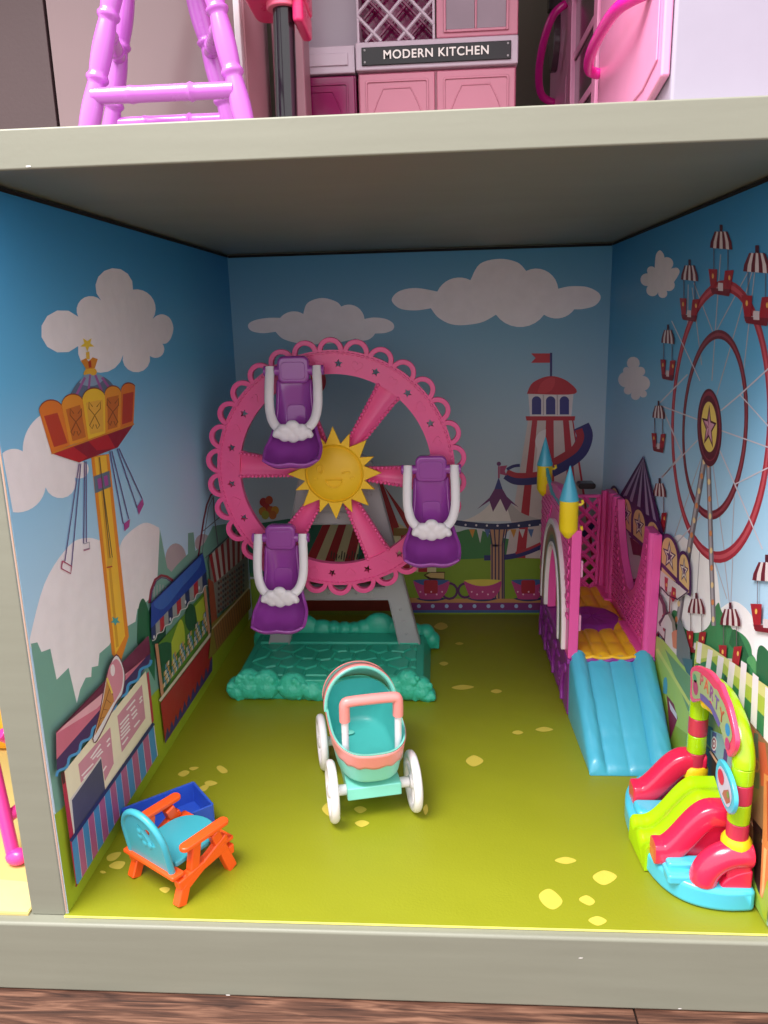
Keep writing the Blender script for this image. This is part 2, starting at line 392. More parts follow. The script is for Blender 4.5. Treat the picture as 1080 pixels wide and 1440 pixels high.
p.ink('6b6070', stroke([(500, 640), (525, 430), (560, 200), (600, 110)], 5), stroke([(600, 110), (610, 300), (640, 520)], 9), stroke([(515, 400), (670, 270)], 7), stroke([(530, 630), (780, 400)], 7))
p.ink('93303f', stroke([(60, 1010), (75, 900), (110, 810), (160, 775), (210, 785), (260, 820)], 20)); p.ink('5d2f6e', stroke([(70, 1010), (85, 905), (118, 825), (160, 793), (205, 802), (250, 835)], 8))
p.ink('c8b9c2', *[stroke([(x, 850+((x-150)/90)**2*60), (x, 1000)], 5) for x in (100, 125, 150, 175, 200)])
p.done('printed_roller_coaster')
# swing ride
p = Print('L', c30)
p.ink('e98d2c', [(415, 770), (522, 755), (640, 1840), (590, 2000), (540, 1950)])
p.ink('f6c13c', [(435, 775), (505, 762), (618, 1840), (560, 1950)])
p.ink('d9a02e', [(455, 775), (470, 773), (580, 1900), (565, 1910)])
p.ink('5f7688', [(430, 890), (525, 855), (535, 950), (440, 990)]); p.ink('a4509a', [(452, 905), (478, 895), (486, 955), (460, 965)], [(490, 890), (512, 880), (520, 940), (498, 950)])
p.ink('5a4a35', stroke([(465, 775), (530, 1380)], 5), stroke([(488, 960), (542, 1375)], 5)); p.ink('e0b33c', [(512, 1380), (545, 1370), (540, 1425), (508, 1432)]); p.ink('b8322e', stroke([(508, 1432), (542, 1425)], 8))
p.ink('4fa6a4', star(560, 1750, 30, 14))
p.ink('5d6f88', arcs([[(285, 412), (340, 325), (420, 278)], [(490, 296), (530, 325)], [(560, 372)], [(420, 420)]])); p.ink('8ca3bd', arcs([[(345, 330), (380, 285), (420, 278), (470, 285)], [(495, 305), (430, 350)]]))
p.ink('a05c9c', stroke([(330, 400), (380, 300)], 14), stroke([(400, 380), (410, 285)], 12), stroke([(480, 380), (440, 285)], 14), stroke([(530, 370), (480, 300)], 14))
p.ink('eab43a', arcs([[(372, 286), (385, 250)], [(430, 245), (448, 276)], [(410, 278)]])); p.ink('d98a2b', [(355, 200), (385, 185), (400, 205), (425, 180), (455, 190), (438, 245), (385, 250)]); p.ink('b23a2a', [(398, 205), (415, 200), (418, 240), (402, 242)])
p.ink('f0bf45', [(385, 150), (405, 145), (408, 190), (388, 192)]); p.ink('f3cf3e', star(393, 102, 44, 18))
PAN = [([(105, 495), (165, 438), (240, 468)], [(290, 705), (180, 750)], 'df7a2c', [(135, 530), (215, 510), (275, 690), (195, 715)], 'b8402a'),
       ([(240, 465), (295, 403), (365, 432)], [(400, 670), (290, 705)], 'e8962f', [(265, 490), (350, 462), (385, 655), (305, 680)], 'c96f2c'),
       ([(595, 370), (635, 336), (678, 355)], [(668, 575), (590, 605)], 'df7a2c', [(605, 400), (668, 385), (660, 560), (600, 580)], 'b8402a'),
       ([(497, 395), (545, 353), (594, 388)], [(590, 605), (500, 635)], 'e8962f', [(512, 420), (580, 405), (572, 595), (515, 612)], 'c96f2c'),
       ([(364, 425), (430, 366), (498, 408)], [(500, 635), (400, 670)], 'f4c433', [(385, 450), (485, 430), (490, 620), (410, 640)], 'eab040')]
for top, bot, c1, inn, c2 in PAN:
    o = arc3(*top)+bot
    p.ink('8a3b22', arc3(*[(x, y-7) for x, y in top])+bot); p.ink(c1, o); p.ink(c2, inn)
for cx, cy, cc in ((325, 570, '8a4a22'), (437, 530, '9a6a1c'), (545, 510, '8a4a22')):
    for s in (-1, 1):
        p.ink(cc, stroke([(cx+s*12, cy-55), (cx+s*34, cy-85), (cx+s*34, cy-45), (cx, cy-5), (cx+s*30, cy+55), (cx+s*15, cy+75), (cx+s*6, cy+50)], 6))
p.ink('8e2030', [(180, 752), (672, 576), (575, 716), (345, 806)]); p.ink('b8282e', [(190, 755), (310, 712), (395, 775), (345, 804)], [(400, 680), (450, 735), (560, 720), (515, 640)]); p.ink('d8872e', stroke([(180, 752), (672, 576)], 10))
ROPE = '5d4a86'
for a, b in (((345, 812), (260, 1395)), ((355, 812), (300, 1420)), ((378, 800), (372, 1290)), ((388, 800), (388, 1282)), ((528, 740), (608, 1172)), ((540, 738), (640, 1142)), ((572, 725), (690, 1075)), ((582, 722), (720, 1022))): p.ink(ROPE, stroke([a, b], 5))
p.ink('b04a92', [(612, 1170), (648, 1142), (642, 1190), (615, 1216)], [(690, 1070), (722, 1020), (730, 1055), (700, 1118)]); p.ink('a83a62', stroke([(245, 1392), (300, 1425), (295, 1468), (240, 1438), (245, 1392)], 7), stroke([(372, 1330), (408, 1318)], 9)); p.ink('a09aa8', stroke([(375, 1292), (405, 1280), (408, 1316), (376, 1328)], 5))
p.done('printed_swing_ride')
# shooting stall with blue awning
p = Print('L', c4)
p.ink('5e8a2c', [(560, 440), (745, 230), (760, 400), (585, 640)]); p.ink('2b5a3a', arcs([[(560, 450), (590, 420)], [(620, 500), (600, 590)], [(580, 610)]]), circ(690, 330, 22, 16, ry=50)); p.ink('b5c23a', arcs([[(620, 420), (650, 340), (665, 360)], [(670, 420), (640, 460)], [(622, 500)]]), [(705, 290), (740, 250), (748, 330), (715, 350)])
for k in range(34):
    t = k/34; bx, by = lerp((590, 590), (752, 375), t); h = 1+int(4*abs(math.sin(k*.55)))
    for j in range(h):
        p.ink(('c99a5a', 'd8c9b0', '5f8fa8')[(k+j) % 3], [(bx-2, by-j*20), (bx+3.2, by-5-j*20), (bx+3.2, by-21-j*20), (bx-2, by-16-j*20)])
p.ink('c98a6a', stroke([(566, 425), (588, 615)], 11), stroke([(738, 200), (757, 392)], 9)); p.ink('ded2b8', stroke([(578, 632), (764, 388)], 9))
p.ink('a82a2c', [(581, 640), (765, 398), (768, 522), (598, 785)])
zz = []
for k in range(11):
    a = lerp((597, 785), (768, 522), k/11); b = lerp((597, 785), (768, 522), (k+.5)/11); zz += [(a[0], a[1]-12), (b[0], b[1]-46)]
p.ink('3b3470', [(597, 785)]+zz+[(768, 470), (768, 522)])
v2 = c200; N = 13
for k in range(N):
    a = lerp((75, 1200), (540, 735), k/N); b = lerp((75, 1200), (540, 735), (k+1)/N)
    p.ink(('2d3a66', '9a9c9a', 'b5313a', '9a9c9a')[k % 4], [a, b, (b[0]+6, b[1]+120), (a[0]+6, a[1]+125)], view=v2)
p.ink('ded6d6', stroke(wave((85, 1325), (550, 858), 7, 10), 7), view=v2)
p.ink('d8d4d8', *[circ(x, y, 7, 10, ry=16) for x, y in ((100, 1295), (238, 1145), (365, 1000), (480, 880))], view=v2)
p.ink('2848a0', [(75, 1010), (510, 583), (542, 740), (75, 1222)], view=v2); p.ink('3d68b8', arcs([[(100, 1005), (300, 800)], [(480, 625), (500, 640), (470, 720)], [(330, 880), (190, 1050), (110, 1045)]]), view=v2); p.ink('1e2a5c', stroke([(75, 1010), (510, 583)], 9), view=v2)
p.done('printed_shooting_stall')
# far striped stall
p = Print('L', c200)
p.ink('8b857c', [(560, 640), (880, 330), (900, 900), (610, 1120)])
n = 14
for k in range(n):
    a = lerp((565, 610), (900, 300), k/n); b = lerp((565, 610), (900, 300), (k+1)/n); c = lerp((610, 840), (880, 610), (k+1)/n); d = lerp((610, 840), (880, 610), k/n)
    p.ink(('a52c34', 'cfc2bb')[k % 2], [a, b, c, d])
for i in range(6):
    for j in range(12):
        a = lerp((640, 830+i*48), (868, 665+i*42), j/12); p.ink(('5a3a3c', '8f5048', '4a4e5c')[(i*3+j) % 3], circ(a[0]+6, a[1]+10, 9, 8, ry=14))
p.ink('9a4a34', [(555, 800), (600, 830), (635, 1150), (585, 1200)]); p.ink('8a7a2e', [(590, 1180), (900, 880), (915, 1050), (610, 1440), (560, 1480)])
p.ink('a06a3a', [(600, 1215), (905, 890), (915, 1040), (630, 1400)]); p.ink('74472a', *[stroke([lerp((600, 1215), (905, 890), k/16), lerp((630, 1400), (915, 1040), k/16)], 6) for k in range(17)]); p.ink('c9b58c', stroke([(590, 1225), (900, 880)], 12))
p.done('printed_prize_stall')
# ice cream stall
p = Print('L', c80)
p.ink('efe6c6', [(40, 742), (500, 175), (540, 468), (80, 1128)]); p.ink('b52e44', [(22, 748), (42, 738), (100, 1130), (118, 1372), (108, 1388)], [(504, 190), (516, 176), (546, 455), (534, 470)]); p.ink('4a1f26', [(22, 748), (40, 738), (48, 800), (34, 815)])
p.ink('cf8fa0', [(120, 700), (300, 490), (320, 695), (270, 795), (250, 665), (135, 805)], [(340, 428), (478, 250), (498, 440), (365, 632)])
LN = []
for k, (x0, y0, x1, y1) in enumerate(((140, 765, 205, 695), (150, 780, 200, 728), (190, 665, 245, 585), (200, 672, 250, 612), (225, 660, 258, 625), (280, 575, 298, 550), (284, 600, 298, 580), (255, 745, 278, 708), (392, 395, 440, 335), (415, 400, 440, 370), (355, 478, 405, 418), (358, 500, 405, 440), (360, 520, 408, 462), (360, 540, 410, 482), (362, 560, 412, 500), (368, 590, 400, 545), (420, 425, 450, 390), (425, 445, 452, 410), (465, 335, 478, 315), (466, 355, 480, 335), (435, 490, 466, 450))): LN.append(stroke([(x0, y0), (x1, y1)], 8))
p.ink('eee2e2', *LN)
p.ink('d9d2cc', [(72, 900), (246, 655), (252, 668), (86, 905), (102, 1092), (94, 1096)]); p.ink('4c4d66', [(84, 902), (249, 665), (272, 845), (102, 1098)])
n = 15
for k in range(n):
    a = lerp((84, 1140), (545, 478), k/n); b = lerp((84, 1140), (545, 478), (k+1)/n); c = lerp((112, 1385), (566, 650), (k+1)/n); d = lerp((112, 1385), (566, 650), k/n)
    p.ink(('4a8fc0', 'b06088')[k % 2], [a, b, c, d]); p.ink('dcd0d8', stroke([b, c], 3.5))
p.ink('2e3566', stroke([(78, 1132), (545, 468)], 17)); p.ink('8a2438', [(100, 1385), (112, 1372), (118, 1375), (110, 1390)])
p.ink('4a2c62', [(-2, 660), (522, 70), (530, 118)]+[(lerp((530, 118), (2, 760), t/10)) for t in range(1, 11)]); p.ink('4f9ad0', stroke(wave((-2, 768), (530, 112), 8, 11, PI), [15]*65))
p.ink('d06f88', [(-4, 520), (515, -22), (522, 72), (-2, 672)]); p.ink('e6a8b4', [(0, 525), (300, 212), (262, 345), (225, 385)], [(378, 215), (374, 135), (500, 5), (470, 70)]); p.ink('7c3050', stroke([(-4, 520), (515, -22), (524, 75)], 6))
p.ink('6d3346', arcs([[(200, 560), (240, 400), (280, 190), (335, 80), (384, 180), (372, 300), (330, 368), (228, 568)]])) ; p.ink('e8e2e4', arcs([[(205, 556), (245, 400), (286, 190), (335, 88), (378, 180), (368, 295), (328, 358), (224, 562)]]))
p.ink('c98a4a', [(212, 540), (262, 330), (282, 205), (318, 300), (322, 345)]); p.ink('8a4f2c', *[stroke([(225+k*18, 500-k*55), (250+k*18, 470-k*38)], 4) for k in range(5)], stroke([(222, 520), (300, 260)], 4)); p.ink('dd8fa0', arcs([[(283, 205), (300, 140), (338, 108), (370, 170), (364, 270)], [(322, 352), (312, 290)]])); p.ink('f6e4e6', circ(314, 170, 13, 14, ry=34)); p.ink('f0cf60', stroke([(282, 215), (300, 265), (312, 300)], 10))
p.done('printed_ice_cream_stall')

# ------------------------------------------------ BACK CARD
c330 = View(330, 340, 2.0); c560 = View(560, 460, 3.272); c280 = View(280, 460, 2.7); c320 = View(320, 640, 3.857)
Print('B', c330).ink(WH, arcs([[(128, 214), (160, 196)], [(193, 203), (205, 172), (245, 158), (285, 168)], [(300, 182), (338, 180)], [(365, 217), (392, 213), (425, 217), (446, 230), (446, 246), (425, 256)], [(395, 258), (365, 278)], [(340, 272), (280, 285), (200, 288), (140, 275)], [(115, 253), (80, 257), (50, 252), (38, 240), (42, 228), (62, 219), (95, 214)]])).done('printed_cloud')
Print('B', c330).ink(WH, arcs([[(570, 140), (610, 104)], [(663, 108), (690, 62), (745, 48), (795, 58)], [(820, 82), (880, 84)], [(910, 132), (945, 125), (990, 127), (1022, 142), (1029, 160), (1012, 180), (980, 189)], [(955, 190), (915, 215)], [(870, 205), (805, 240)], [(735, 205), (690, 228), (620, 234), (575, 215)], [(552, 187), (510, 193), (468, 189), (445, 172), (444, 156), (465, 138), (510, 130)]])).done('printed_cloud')
p = Print('B', c560)
p.ink('3f7a45', arcs([[(-700, 1060), (-500, 960), (-300, 1000)], [(-60, 980)], [(0, 1000)], [(285, 940), (360, 930)], [(430, 960)], [(640, 1000)], [(1000, 990)], [(1000, 1120)], [(-700, 1150)]]))
p.ink('7f9a2c', arcs([[(-800, 1160)], [(-200, 1130)], [(60, 1090), (240, 1072), (420, 1062)], [(660, 1040)], [(1000, 1030)], [(1000, 1330)], [(-800, 1330)]]))
p.done('printed_hillside')
p = Print('B', c560)
p.ink('b02d3c', [(597, 430), (806, 430), (905, 1070), (495, 1062)])
for x0, x1, b0, b1 in ((597, 616, 495, 540), (640, 680, 585, 655), (715, 758, 720, 800), (785, 800, 850, 890)): p.ink('cbbab6', [(x0, 430), (x1, 430), (b1, 1064), (b0, 1062)])
p.ink('dcd2d2', arcs([[(640, 560), (655, 480)], [(680, 470)], [(670, 640)], [(628, 700)]]))
def band(pts, w, c, off=(0, 0)): p.ink(c, stroke([(x+off[0], y+off[1]) for x, y in crom([Vector((a, b, 0)) for a, b in pts], 6) and [q[:2] for q in crom([Vector((a, b, 0)) for a, b in pts], 6)]], w))
SP1 = [(842, 455), (858, 500), (835, 565), (775, 615), (700, 655)]
band(SP1, 76, '33306a'); band([(830, 470), (838, 510), (812, 560), (755, 600), (690, 635)], 34, 'a8303c')
band([(495, 680), (540, 705), (620, 705), (700, 690)], 40, '33306a'); band([(500, 665), (545, 682), (620, 680), (690, 665)], 24, 'b03440'); band([(500, 655), (530, 640), (560, 636)], 14, '33306a')
band([(395, 1062), (500, 1058), (580, 1040), (660, 1008)], 24, '33306a'); band([(540, 1040), (600, 1020), (655, 995)], 12, 'b03440'); band([(780, 1030), (850, 960), (900, 880)], 40, '33306a')
p.ink('d9cfcf', [(598, 308), (806, 308), (797, 410), (606, 410)]); p.ink('3d3a7c', *[arc3((x, 345), (x+21, 318), (x+43, 345))+[(x+43, 402), (x, 402)] for x in (615, 680, 743)]); p.ink('b7a9aa', stroke([(668, 312), (668, 405)], 6), stroke([(732, 312), (732, 405)], 6))
p.ink('b52b38', arcs([[(592, 307), (620, 255), (700, 225), (780, 250), (812, 307)]]), [(586, 410), (814, 410), (812, 430), (590, 430)]); p.ink('c63a44', arcs([[(640, 300), (660, 255), (700, 232)], [(720, 235), (690, 300)]]))
p.ink('33306a', [(698, 118), (709, 118), (708, 226), (698, 226)]); p.ink('c2323c', [(611, 121), (698, 121), (698, 164), (611, 164), (632, 142)])
p.done('printed_helter_skelter')
p = Print('B', c560)
p.ink('b88a68', [(425, 1000), (490, 1000), (490, 1258), (425, 1258)], arcs([[(395, 928), (420, 950)], [(428, 1010)], [(488, 1010), (495, 950)], [(522, 928)]]))
p.ink('3a2f55', *[stroke([(x+(x-458)*.45, 930), (x, 1000), (x, 1256)], 6) for x in (432, 447, 463, 479, 487)])
p.ink('e2d8d0', arcs([[(462, 745), (400, 835)], [(268, 895)], [(660, 892), (540, 840)]])); p.ink('b3aaa6', arcs([[(462, 745), (560, 850), (660, 890)], [(520, 895), (500, 830)]])); 
p.ink('6a3366', [(445, 742), (478, 742), (500, 780), (555, 830), (520, 810), (497, 850), (470, 790), (436, 850), (420, 800), (362, 838), (420, 785)]); p.ink('3a3f7a', [(462, 690), (480, 745), (443, 745)]); p.ink('a8456a', [(459, 640), (467, 640), (467, 695), (459, 695)], [(468, 640), (502, 636), (490, 662), (500, 684), (468, 676)]); p.ink('6a3366', circ(463, 629, 10, 14))
p.ink('2c3158', arcs([[(264, 888), (460, 905), (662, 884)], [(662, 912), (460, 932), (264, 912)]])); p.ink('d6cfd2', *[circ(310+k*49, 910+4*math.sin(k/7*PI), 5, 8) for k in range(8)])
for k, x in enumerate((340, 375, 410, 530, 570, 610)): p.ink(('c88a3a', 'c9c2c0', '4f6a9a')[k % 3], [(x-14, 930), (x+14, 930), (x+2, 970 if k != 1 else 995)])
p.ink('c08a56', [(30, 1245), (300, 1250), (655, 1250), (655, 1272), (30, 1272)]); p.ink('7c2f6c', [(30, 1268), (655, 1268), (655, 1302), (30, 1302)]); p.ink('3a5a8c', [(30, 1302), (655, 1302), (655, 1314), (30, 1314)]); p.ink('9fb4d8', *[circ(95+64*k, 1284, 9, 12) for k in range(9)])
for cx, hw, rim, hx, sd in ((152, 84, '3f5f94', 262, 1), (388, 87, 'd8c24e', 285, -1), (600, 80, '3f5f94', 690, 1)):
    p.ink('33305c', arcs([[(cx-70, 1250), (cx, 1262)], [(cx+70, 1250), (cx, 1240)]])); p.ink('5c2a5c', stroke(arc3((cx+sd*(hw-10), 1180), (hx+sd*8, 1205), (cx+sd*(hw-30), 1235)), 11)); p.ink('b8407a', arcs([[(cx-hw, 1170), (cx-hw+25, 1235), (cx-40, 1252)], [(cx+40, 1252), (cx+hw-25, 1235)], [(cx+hw, 1170)]])); p.ink(rim, arcs([[(cx-hw, 1165), (cx, 1160)], [(cx+hw, 1165), (cx, 1192)]]))
    if rim[0] == '3': p.ink('a82a38', rrect(cx-34, 1164, cx+30, 1226, 10))
    p.ink('e8b8cc', *[circ(cx-50+k*25, 1218+(k % 2)*12, 4, 8) for k in range(5)])
p.done('printed_teacup_ride')
p = Print('B', c560)
p.ink('5c3a2a', stroke([(135, 1065), (205, 1070), (205, 1062), (243, 1084), (205, 1108), (205, 1100), (135, 1100), (135, 1065)], 5), stroke([(165, 1100), (165, 1125)], 5), stroke([(120, 1142), (150, 1122), (150, 1130), (214, 1128), (214, 1160), (150, 1156), (150, 1165), (120, 1142)], 5)); p.ink('c8a86a', [(128, 1142), (150, 1131), (211, 1131), (211, 1157), (150, 1153)]); p.ink('c9b0a0', [(140, 1069), (208, 1073), (232, 1084), (208, 1097), (140, 1096)])
p.done('printed_signpost')
p = Print('B', c280)
p.ink('d6c79a', arcs([[(668, 575), (700, 690), (800, 770)], [(900, 790)], [(900, 930)], [(690, 930)]]))
for a, b, c, d in (((668, 575), (690, 575), (760, 760), (725, 770)), ((690, 580), (700, 600), (820, 760), (790, 765)), ((655, 600), (668, 600), (690, 770), (650, 770))): p.ink('a82830', [a, b, c, d])
p.ink('8a6a34', [(690, 760), (900, 770), (900, 800), (690, 790)]); p.ink('a82830', *[[(x, 790), (x+34, 790), (x+34, 930), (x, 930)] for x in (700, 766, 832)])
p.done('printed_circus_tent')
p = Print('B', c320)
p.ink('2d6a55', [(100, 380), (440, 330), (900, 400), (900, 640), (100, 640)])
p.ink('d8c89a', [(560, 370), (730, 370), (700, 600), (440, 600)])
n = 9
for k in range(0, n, 2):
    a = lerp((520, 370), (900, 370), k/n); b = lerp((520, 370), (900, 370), (k+1)/n); c = lerp((410, 600), (900, 600), (k+1)/n); d = lerp((410, 600), (900, 600), k/n); p.ink('b02830', [a, b, c, d])
p.ink('5a3418', [(300, 600), (900, 600), (900, 840), (300, 840)]); p.ink('7a2a1c', [(300, 760), (900, 760), (900, 850), (300, 850)]); p.ink('3f3a30', *[stroke([(560+k*14, 560+6*(k % 3)), (566+k*14, 520+8*(k % 4))], 6) for k in range(14)])
p.ink('6f7f28', [(100, 845), (1000, 845), (1000, 905), (100, 905)])
p.done('printed_striped_booth')
p = Print('B', c320)
for x, y, c in ((195, 255, 'b02a2a'), (225, 245, 'c24a2a'), (210, 285, 'b8322c'), (190, 305, 'c8862e'), (235, 300, 'c65a2a'), (258, 300, 'd0902e'), (245, 325, 'c46a2a'), (205, 325, 'a8a03a')): p.ink(c, circ(x, y, 21, 16, ry=24))
p.done('printed_balloons')
Print('B', c280).ink('b0283c', circ(452, 205, 30, 20, ry=45)).done('printed_balloon')

# ------------------------------------------------ RIGHT CARD
ca = View(880, 300, 4.5); cb = View(880, 560, 4.5); c86 = View(860, 640, 4.0); c95 = View(950, 920, 8.0); c84 = View(840, 280, 2.322); c86b = View(860, 1020, 4.909)
Print('R', ca).ink(WH, arcs([[(140, 380), (160, 335)], [(183, 345), (190, 265), (215, 234), (238, 255)], [(245, 280), (275, 280)], [(285, 350), (325, 345), (340, 375)], [(305, 435), (285, 490)], [(258, 490), (232, 536)], [(205, 500), (165, 525)], [(140, 460), (93, 415)]])).done('printed_cloud')
Print('R', c84).ink(WH, arcs([[(85, 565), (95, 548)], [(105, 553), (122, 515)], [(134, 549), (145, 548)], [(147, 577), (172, 603)], [(155, 625), (150, 648)], [(140, 643), (126, 656)], [(112, 632), (97, 638)], [(90, 615), (69, 582)]])).done('printed_cloud')
p = Print('R', cb)
p.ink('fbf8fb', arcs([[(160, 1100)], [(280, 900), (340, 862), (400, 900)], [(470, 905), (545, 1010), (580, 1130)], [(600, 1330), (680, 1285), (760, 1330)], [(840, 1440), (900, 1460)], [(920, 1750)], [(300, 1750)]]))
p.done('printed_cloud')
p = Print('R', c86)
p.ink('3f8a58', arcs([[(330, 1000), (340, 880), (380, 890)], [(400, 960), (470, 1000)], [(560, 900), (600, 830), (620, 880)], [(680, 980), (740, 1010)], [(790, 1120), (810, 1150)], [(830, 1250)], [(900, 1350)], [(560, 1250)], [(400, 1200)]])); p.ink('2d6b45', arcs([[(660, 1060), (680, 985), (720, 1010)], [(800, 1200)], [(760, 1180)]]), arcs([[(815, 1290), (820, 1100), (860, 1080), (930, 1200)], [(930, 1400)]])); p.ink('5aa566', arcs([[(775, 1180), (785, 1130)], [(812, 1160)], [(810, 1230)]]))
p.done('printed_bush')
# big wheel: circles laid out on the card itself (y, z)
p = Print('R', cb)
def oval(cy, cz, hy, vy, vz, n=64, hz=0.0): return [(cy+hy*math.cos(2*PI*i/n)+vy*math.sin(2*PI*i/n), cz+vz*math.sin(2*PI*i/n)-hz*math.cos(2*PI*i/n)) for i in range(n)]
def rim(cy, cz, hy, vy, vz, w, c):
    a = oval(cy, cz, hy+w/2, vy*(1+w/2/vz), vz+w/2, hz=.015); b = oval(cy, cz, hy-w/2, vy*(1-w/2/vz), vz-w/2, hz=.015); n = len(a)
    p.ink(c, *[[a[i], a[(i+1) % n], b[(i+1) % n], b[i]] for i in range(n)], raw=True)
OC = (.1725, .3010, .1000, .0173, .0991); IC = (.1755, .2985, .0655, .0123, .0667)
LINES_BACK = [((395, 450), (390, 740)), ((420, 470), (480, 960)), ((430, 440), (555, 760)), ((600, 260), (565, 760)), ((565, 760), (545, 1060)), ((825, 275), (565, 760)), ((825, 280), (575, 1150)), ((825, 290), (735, 1090))]
p.ink('b8b4bc', *[stroke([a, b], 6) for a, b in LINES_BACK], view=ca)
p.ink('b9b2bb', *[stroke([a, b], 5) for a, b in (((480, 370), (310, 870)), ((470, 930), (450, 1240)), ((545, 380), (590, 720)), ((590, 720), (625, 980)), ((690, 560), (670, 960)), ((560, 1020), (640, 1270)), ((620, 980), (655, 1290)), ((680, 930), (665, 1290)))])
rim(*OC, .0082, 'a8303e'); rim(*OC, .0030, 'c85560'); rim(*IC, .0066, '70222f'); rim(*IC, .0022, '93404a')
p.ink('d2ccd6', *[stroke([a, b], 8) for a, b in (((215, 45), (455, 135)), ((235, 70), (355, 350)), ((355, 350), (230, 505)), ((215, 30), (390, -150)), ((455, 265), (225, 500)), ((600, 80), (720, -20)), ((605, 205), (900, 310)), ((590, 320), (690, 545)), ((690, 545), (865, 955)), ((690, 545), (900, 440)), ((480, 740), (320, 920)))], stroke([(720, -20), (905, -190)], 9), stroke([(725, -20), (905, 180)], 7), stroke([(470, -110), (290, -490)], 6))
p.ink('78737c', stroke([(500, 370), (398, 980), (330, 1430)], 34), stroke([(522, 375), (540, 980), (556, 1440)], 30)); p.ink('b3aeb6', stroke([(497, 370), (393, 980), (325, 1430)], 14), stroke([(520, 375), (538, 980), (554, 1440)], 13))
DOTS = [lerp((495, 400), (400, 960), k/6) for k in range(7)]+[lerp((523, 420), (553, 1400), k/9) for k in range(10)]+[lerp((350, 1200), (320, 1400), k/2) for k in range(3)]
p.ink('f0d49a', *[circ(x, y, 9, 10, ry=20) for x, y in DOTS[::2]]); p.ink('e0925a', *[circ(x, y, 9, 10, ry=20) for x, y in DOTS[1::2]])
HB = (.1800, .2970)
p.ink('5c1c2c', oval(*HB, .0275, .0045, .0290), raw=True); p.ink('8a3444', [q for q in oval(HB[0], HB[1]+.001, .0245, .004, .0262)], raw=True); p.ink('5c1c2c', [q for q in oval(HB[0], HB[1], .0225, .004, .0240)], raw=True); p.ink('ecd06a', oval(HB[0], HB[1]+.0005, .0175, .003, .0188), raw=True)
def sstar(R, r): return [(HB[0]-x*1.0+.15*y, HB[1]+y) for x, y in star(0, 0, R, r)]
p.ink('55202f', sstar(.0172, .0072), raw=True); p.ink('d9a0b4', sstar(.0128, .0052), raw=True); p.ink('b06a84', [(HB[0]+.0005*0, HB[1]), *sstar(.0128, .0052)[0:2]], [(HB[0], HB[1]), *sstar(.0128, .0052)[2:4]], [(HB[0], HB[1]), *sstar(.0128, .0052)[4:6]], raw=True)
p.done('printed_big_wheel')
def gondola_print(view, tip, s, rw=1.0):
    """tip: crop px of the roof finial; s: crop-px scale"""
    g = Print('R', view); x, y = tip; k = s
    T = lambda a, b: (x+a*k*rw, y+b*k)
    g.ink('54202e', [T(-6, 0), T(6, 0), T(6, 34), T(-6, 34)])
    n = 7
    for i in range(n):
        a0 = -26+52*i/n; a1 = -26+52*(i+1)/n; b0 = -46+92*i/n; b1 = -46+92*(i+1)/n
        g.ink(('6e2230', 'e4d8d8')[i % 2], [T(a0, 30), T(a1, 32), T(b1*.93, 78), T(b1, 106+i*1.2), T(b0, 104+i*1.2), T(b0*.93, 78)])
    g.ink('6a5060', stroke([T(-30, 106), T(-30, 205)], 4), stroke([T(28, 112), T(28, 210)], 4))
    g.ink('d8ccd0', stroke([T(-12, 270), T(-12, 300)], 4), stroke([T(10, 270), T(10, 305)], 4), stroke([T(-22, 285), T(22, 290)], 4))
    g.ink('a8222e', [T(-52, 200), T(-16, 202), T(-20, 305), T(-40, 305)], [T(16, 208), T(52, 205), T(34, 320), T(4, 312)]); g.ink('7c1a28', [T(-44, 285), T(40, 292), T(32, 324), T(-36, 312)]); g.ink('ddd0d4', [T(-12, 262), T(8, 264), T(8, 300), T(-12, 298)]); g.ink('f0c060', circ(*T(-34, 232), 5*k, 8, ry=12*k), circ(*T(34, 240), 5*k, 8, ry=12*k))
    return g.done('printed_gondola')
for v, tip, s, rw in ((ca, (603, 72), 1.40, 1.10), (ca, (403, 292), 1.22, .98), (ca, (830, 202), 1.58, 1.2), (ca, (266, 704), 1.10, .84), (ca, (207, 1186), 1.02, .84), (cb, (213, 506), 1.06, .85), (cb, (446, 1232), 1.20, 1.0), (cb, (661, 1292), 1.35, 1.05), (cb, (893, 990), 1.55, 1.3)):
    gondola_print(v, tip, s, rw)
# carousel
p = Print('R', c86)
p.ink('3d2358', [(178, 3), (300, 470), (260, 520), (0, 330), (40, 235)])
p.ink('a094b4', *[[(178, 20), (178.5, 20), (x+11, y), (x-7, y-8)] for x, y in ((70, 240), (105, 265), (150, 300), (200, 340), (245, 390))])
for cx, cy, hw, hh in ((18, 255, 26, 75), (85, 335, 34, 95), (155, 400, 40, 100), (235, 470, 44, 100), (325, 575, 52, 118), (408, 655, 34, 105)):
    T = lambda a, b: (cx+a*hw, cy+b*hh+a*hw*.55)
    p.ink('4a2560', [T(-1.14, 1.15)]+[T(1.14*math.cos(PI-PI*i/12), -.1-1.0*math.sin(PI-PI*i/12)) for i in range(13)]+[T(1.14, 1.15)]); p.ink('ecc98a', [T(-.82, 1.0)]+[T(.84*math.cos(PI-PI*i/12), -.1-.82*math.sin(PI-PI*i/12)) for i in range(13)]+[T(.82, 1.0)])
    p.ink('4a2560', [T(a, -b) for a, b in star(0, .05, .74, .32)]); p.ink('f2ead8', [T(a, -b) for a, b in star(0, .05, .56, .23)]); p.ink('55306e', [T(a, -b) for a, b in star(0, .05, .36, .14)])
p.ink('5a2a66', stroke([(20, 370), (180, 510), (430, 770)], 18))
p.ink('6c2240', [(0, 380), (180, 520), (150, 700), (60, 760), (0, 600)]); p.ink('b8aab6', arcs([[(30, 470), (60, 420), (95, 440)], [(120, 560), (100, 690)], [(60, 620)]])); p.ink('7d5c84', stroke([(70, 440), (60, 560), (90, 640)], 16))
